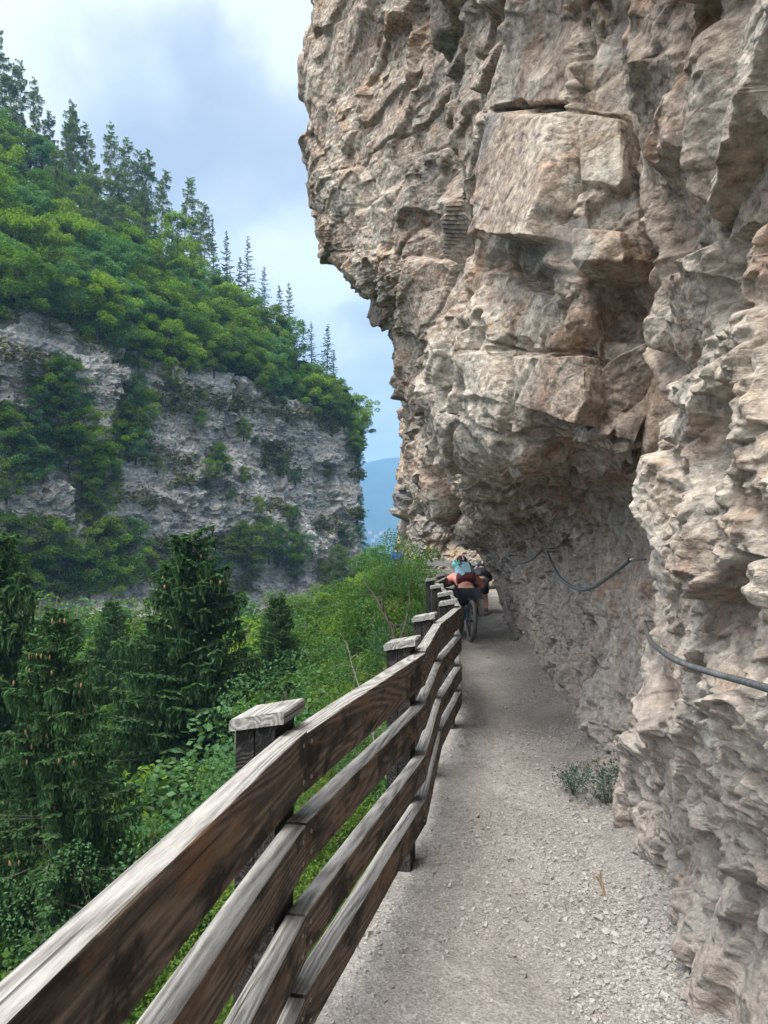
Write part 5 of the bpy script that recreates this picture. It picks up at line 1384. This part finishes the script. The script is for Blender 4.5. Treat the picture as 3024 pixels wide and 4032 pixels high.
# ------------------------------------------------------------------ steel hand cables on the wall
cu_, cv2_ = project(Gd.reshape(-1, 3)); cdep = Gd.reshape(-1, 3)
def wall_at(u, v, lift=0.05, rad=4.0):
    m = (np.abs(cu_ - u) < rad) & (np.abs(cv2_ - v) < rad) & (cdep[:, 1] > 1.0)
    y = np.min(cdep[m][:, 1]) if m.any() else 3.0
    return P(u, v, y - lift)
def cable(pts, rad, label, strands=6, pitch=0.075, lift=0.05, ys=None):
    W = [wall_at(u, v, lift) for u, v in pts] if ys is None else [P(u, v, y) for (u, v), y in zip(pts, ys)]
    ysm = [p.y for p in W]
    for _ in range(2): ysm = [ysm[0]] + [min(ysm[i], (ysm[i-1] + ysm[i] + ysm[i+1]) / 3) for i in range(1, len(ysm) - 1)] + [ysm[-1]]
    W = np.array([tuple(P(u, v, y)) for (u, v), y in zip(pts, ysm)])
    k = np.arange(len(W)); C_ = hermite(W, k, np.linspace(0, len(W) - 1, 50))
    ln = np.concatenate([[0], np.cumsum(np.linalg.norm(np.diff(C_, axis=0), axis=1))])
    n_ = max(60, int(ln[-1] / (pitch / strands) * 5)); n_ = min(n_, 1600)
    s_ = np.linspace(0, ln[-1], n_); C2 = np.stack([np.interp(s_, ln, C_[:, i]) for i in range(3)], 1)
    T_ = np.gradient(C2, axis=0); T_ /= np.linalg.norm(T_, axis=1, keepdims=True)
    up = np.array([0, 0, 1.0]); A_ = np.cross(T_, up); A_ /= np.linalg.norm(A_, axis=1, keepdims=True); B_ = np.cross(A_, T_)
    m_ = 30; th = np.linspace(0, 2 * math.pi, m_, endpoint=False)
    rr_ = rad * (1 + 0.34 * np.abs(np.cos(strands / 2 * (th[None] + 2 * math.pi * s_[:, None] / pitch))) - .1)
    V_ = C2[:, None] + A_[:, None] * (np.cos(th)[None, :, None] * rr_[..., None]) + B_[:, None] * (np.sin(th)[None, :, None] * rr_[..., None])
    i_ = np.arange(n_ - 1)[:, None] * m_; j_ = np.arange(m_)[None]
    Fq_ = np.stack([i_ + j_, i_ + (j_ + 1) % m_, i_ + m_ + (j_ + 1) % m_, i_ + m_ + j_], -1).reshape(-1, 4)
    root = empty('steel_cable', tuple(C2[0]))
    rp = mesh_obj('rope', V_.reshape(-1, 3) - C2[0], Fq_, M_cable, root, True)
    for end in (0, -1):
        b_ = MB(); p = Vector(C2[end] - C2[0])
        b_.tube([p, p + Vector((.12, .08, 0))], rad * .6, 8)
        b_.build('anchor_bolt', M_metal, root, True)
    return tag(root, label, 'cable')
def mc():
    def b(nt, bs, co):
        nt.put(bs.inputs['Base Color'], nt.ramp(nt.noise(co, 40, 3), [(0.35, (0.07, 0.075, 0.075)), (0.65, (0.14, 0.15, 0.15))]))
        bs.inputs['Roughness'].default_value = 0.55; bs.inputs['Metallic'].default_value = 0.35
    return material('galvanised_steel_rope', b)
M_cable = mc()
cable([(645, 622), (650, 640), (660, 650), (672, 658), (690, 666), (712, 672.5), (735, 679), (755, 684.5), (780, 692), (812, 700)], 0.0085, 'thick twisted grey steel cable sagging across the rock wall at the right edge', lift=0.07)
cable([(547, 552), (551.4, 564), (560, 578), (572, 586.5), (584, 589.6), (596, 585.6), (611.6, 574.4), (629.7, 559.8)], 0.011, 'dark steel cable hanging in a deep loop from the tunnel ceiling', ys=list(np.linspace(6.4, 4.15, 8)))
cable([(542.8, 548.6), (532, 559), (520.4, 562.9), (511, 559.8), (506.6, 555.5)], 0.011, 'short dark steel cable sagging under the tunnel ceiling, beside the deep loop', ys=[6.4, 6.9, 7.3, 7.8, 8.2])

# ------------------------------------------------------------------ small things at the foot of the wall
def ground_at(u, v, z=0.0):
    Y = 5.0
    for _ in range(30):
        p = P(u, v, Y); Y *= (CAMZ - z) / max(CAMZ - p.z, 1e-3)
    p = P(u, v, Y); return Vector((p.x, p.y, z))
M_bluegreen = leaf_mat('blue_green_leaf', (0.05, 0.085, 0.065), (0.13, 0.19, 0.14), 0.25)
dwarf = make_shrub('small_plant', 700, 0.34, 0.50, M_bluegreen, stems=22, per=8, size=0.020, flat=0.9)
p = ground_at(607, 812); place_tree(dwarf, (p.x, p.y, .03), 1.0, 0.4, 'sprawling blue green plant growing from gravel at the foot of the rock wall', 'plant')
place_tree(dwarf, (p.x - .14, p.y + .28, .02), .62, 2.0, 'smaller sparse plant just behind the sprawling blue green plant', 'plant')
def tuft(u, v, r, n_, seed, label, dry=False):
    rs_ = np.random.RandomState(seed); c = ground_at(u, v)
    base = np.stack([rs_.normal(0, r * .5, n_), rs_.normal(0, r * .5, n_), np.zeros(n_)], 1)
    t = rnd_dir(rs_, n_, 1.3); t[:, 2] = np.abs(t[:, 2])
    L = rs_.uniform(.3, 1, n_) * r * .8
    V_ = cards(base + t * L[:, None] * .5 + [0, 0, .02], np.cross(t, rnd_dir(rs_, n_)), t, L * .5, L * 0 + .0022)
    o_ = mesh_obj('grass_tuft', V_, quads(n_), M_grassy if dry else M_leafA); o_.location = c
    return tag(o_, label, 'grass tuft')
tuft(580, 732, .13, 500, 1, 'green grass tuft at the foot of the wall, nearest beyond the small plants')
tuft(577, 722, .12, 400, 2, 'small green grass tuft at the foot of the wall, farther of the two')
tuft(592, 752, .13, 300, 3, 'dry straw coloured tuft between plants and green tufts', True)
tuft(600, 775, .14, 300, 4, 'dry reddish grass behind the sprawling plant', True)
tuft(519, 643, .2, 300, 5, 'flat mossy tuft on the path edge near the cyclist', True)
tuft(508, 625, .2, 260, 6, 'olive tuft at the wall foot beyond the cyclist', True)
tw = MB(); a = ground_at(601, 877); b_ = ground_at(604, 904)
tw.tube([a + Vector((0, 0, .03)), a.lerp(b_, .3) + Vector((-.012, 0, .032)), a.lerp(b_, .6) + Vector((.0, 0, .03)), b_ + Vector((0, 0, .03))], [.003, .006, .006, .004], 7)
tw.tube([a.lerp(b_, .3) + Vector((-.012, 0, .032)), a.lerp(b_, .15) + Vector((-.06, 0, .04))], [.003, .0015], 5)
o = tw.build('twig', flat_mat('dry_twig', (0.20, 0.12, 0.06), .9, 0, .3, 50), None, True); tag(o, 'short dry forked twig lying on the gravel of the path', 'twig')
# bare branching saplings behind the fence
def bare(name, pts_list, rads, label, mat):
    mb = MB()
    for pts, r0 in zip(pts_list, rads):
        W = [P(*p) for p in pts]; mb.tube(W, [r0 * (1 - .75 * i / (len(W) - 1)) for i in range(len(W))], 6, cap=False)
        for i in range(1, len(W)):
            for _ in range(3):
                d = Vector((rt.gauss(0, 1), rt.gauss(0, 1), rt.gauss(.5, .8))).normalized() * rt.uniform(.15, .5)
                q_ = W[i - 1].lerp(W[i], rt.random()); mb.tube([q_, q_ + d * .6 + Vector((0, 0, .03)), q_ + d], [r0 * .25, r0 * .15, .002], 4, cap=False)
    o_ = mb.build(name, mat, None, True); return tag(o_, label, 'sapling')
bare('bare_sapling', [[(399, 700, 12), (397, 655, 12), (392, 628, 12.1), (383, 612, 12.2), (376, 598, 12.3), (368, 588, 12.4)], [(396, 650, 12), (405, 625, 12.2), (410, 604, 12.3), (409, 590, 12.4)], [(383, 612, 12.2), (384, 595, 12), (378, 575, 12)]], [.035, .02, .015], 'dark bare branching sapling leaning left behind the third post', M_bark)
bare('bare_sapling', [[(375, 760, 8), (372, 710, 8), (378, 680, 8.1), (392, 660, 8.2)], [(372, 710, 8), (360, 690, 8.1), (352, 665, 8.2), (346, 640, 8.3)], [(378, 680, 8), (388, 690, 8)], [(373.5, 735, 8), (358, 728, 8), (345, 716, 8)]], [.010, .008, .006, .006], 'pale dead twiggy sapling behind the second fence panel', M_barkp)

# white houses of the town at the foot of the far mountain
mtv = np.array([tuple(v.co) for v in mt.data.vertices]); mu_, mv_ = project(mtv)
M_wall = flat_mat('white_render_wall', (0.6, 0.59, 0.56), 0.9, 0, 0.05, 0.2)
M_roof = flat_mat('brown_tile_roof', (0.22, 0.12, 0.08), 0.9, 0, 0.1, 0.5)
M_pane = flat_mat('dark_window', (0.03, 0.035, 0.04), 0.3)
for i, (u, v) in enumerate(((364, 536), (370, 534.5), (376, 537), (381, 534), (386, 536.5), (391, 535), (373, 539.5))):
    p = mtv[int(np.argmin((mu_ - u) ** 2 * .05 + (mv_ - v) ** 2))]
    x = (u - 384) / F * p[1]
    r_ = empty('house', (x, p[1], p[2] - 2)); tag(r_, 'tiny white house of the distant town at the foot of the blue mountain', 'house', 'houses of the distant town')
    L_, W_, H_ = 5 + (i * 5) % 5, 8, 5 + (i * 3) % 3
    q = MB(); q.box((-L_, -W_ / 2, 0), (L_, W_ / 2, H_)); q.build('wall', M_wall, r_)
    q = MB(); q.add([(-L_ - 1, -W_ / 2 - 1, H_ - .5), (L_ + 1, -W_ / 2 - 1, H_ - .5), (L_ + 1, W_ / 2 + 1, H_ - .5), (-L_ - 1, W_ / 2 + 1, H_ - .5), (-L_ - 1, 0, H_ + 4), (L_ + 1, 0, H_ + 4)],
                    [(0, 1, 5, 4), (2, 3, 4, 5), (1, 2, 5), (3, 0, 4), (3, 2, 1, 0)]); q.build('roof', M_roof, r_)
# grey cobweb sheets stretched over the big blocks
def mw():
    m = bpy.data.materials.new('dusty_cobweb'); m.use_nodes = True
    nt = NT(m.node_tree)
    for n in list(nt.n): nt.n.remove(n)
    out = nt.node('ShaderNodeOutputMaterial'); tr = nt.node('ShaderNodeBsdfTransparent'); d = nt.node('ShaderNodeBsdfDiffuse'); mx_ = nt.node('ShaderNodeMixShader')
    d.inputs[0].default_value = (0.30, 0.29, 0.28, 1)
    co = nt.node('ShaderNodeTexCoord').outputs['Object']
    nt.put(mx_.inputs[0], nt.ramp(nt.noise(nt.scale(co, 1, 1, .3), 18, 6, 0.7), [(0.3, 0.04), (0.7, 0.42)]))
    nt.l.new(tr.outputs[0], mx_.inputs[1]); nt.l.new(d.outputs[0], mx_.inputs[2]); nt.l.new(mx_.outputs[0], out.inputs[0])
    return m
M_web = mw()
def web(top, bot, label):
    T_ = np.array([tuple(wall_at(u, v, .06)) for u, v in top]); B_ = np.array([tuple(wall_at(u, v, .10)) for u, v in bot])
    t_ = np.linspace(0, len(top) - 1, 24); T_ = hermite(T_, np.arange(len(top)), t_); B_ = hermite(B_, np.arange(len(bot)), t_)
    k_ = np.linspace(0, 1, 16)[None, :, None]
    G_ = T_[:, None] * (1 - k_) + B_[:, None] * k_
    G_[..., 1] -= 0.05 * np.sin(k_[..., 0] * math.pi)
    o_ = mesh_obj('cobweb', G_.reshape(-1, 3), grid_faces(24, 16), M_web, smooth=True)
    tag(o_, label, 'cobweb')
web([(497, 205), (530, 222), (556, 226), (585, 215)], [(480, 282), (528, 268), (566, 285), (587, 255)], 'dusty grey cobweb sheet hanging in points over the big middle block')
web([(583, 70), (600, 50), (618, 25), (630, 12)], [(580, 80), (603, 72), (622, 58), (634, 48)], 'smaller cobweb stretched across the crack at the top beside the big blocks')

# ------------------------------------------------------------------ air
hz = MB(); hz.box((-2600, -330, -45), (2600, 4200, 390))
hm2 = bpy.data.materials.new('thin_blue_air'); hm2.use_nodes = True
ht = NT(hm2.node_tree); ht.n.remove(hm2.node_tree.nodes['Principled BSDF'])
pv2 = ht.node('ShaderNodeVolumePrincipled')
pv2.inputs['Color'].default_value = (0.30, 0.60, 1.0, 1)
pv2.inputs['Density'].default_value = HAZE
ht.l.new(pv2.outputs[0], hm2.node_tree.nodes['Material Output'].inputs['Volume'])
hz = hz.build('haze', hm2)
tag(hz, 'thin blue summer haze filling the gorge and paling the distant mountain', 'haze', kind='stuff')
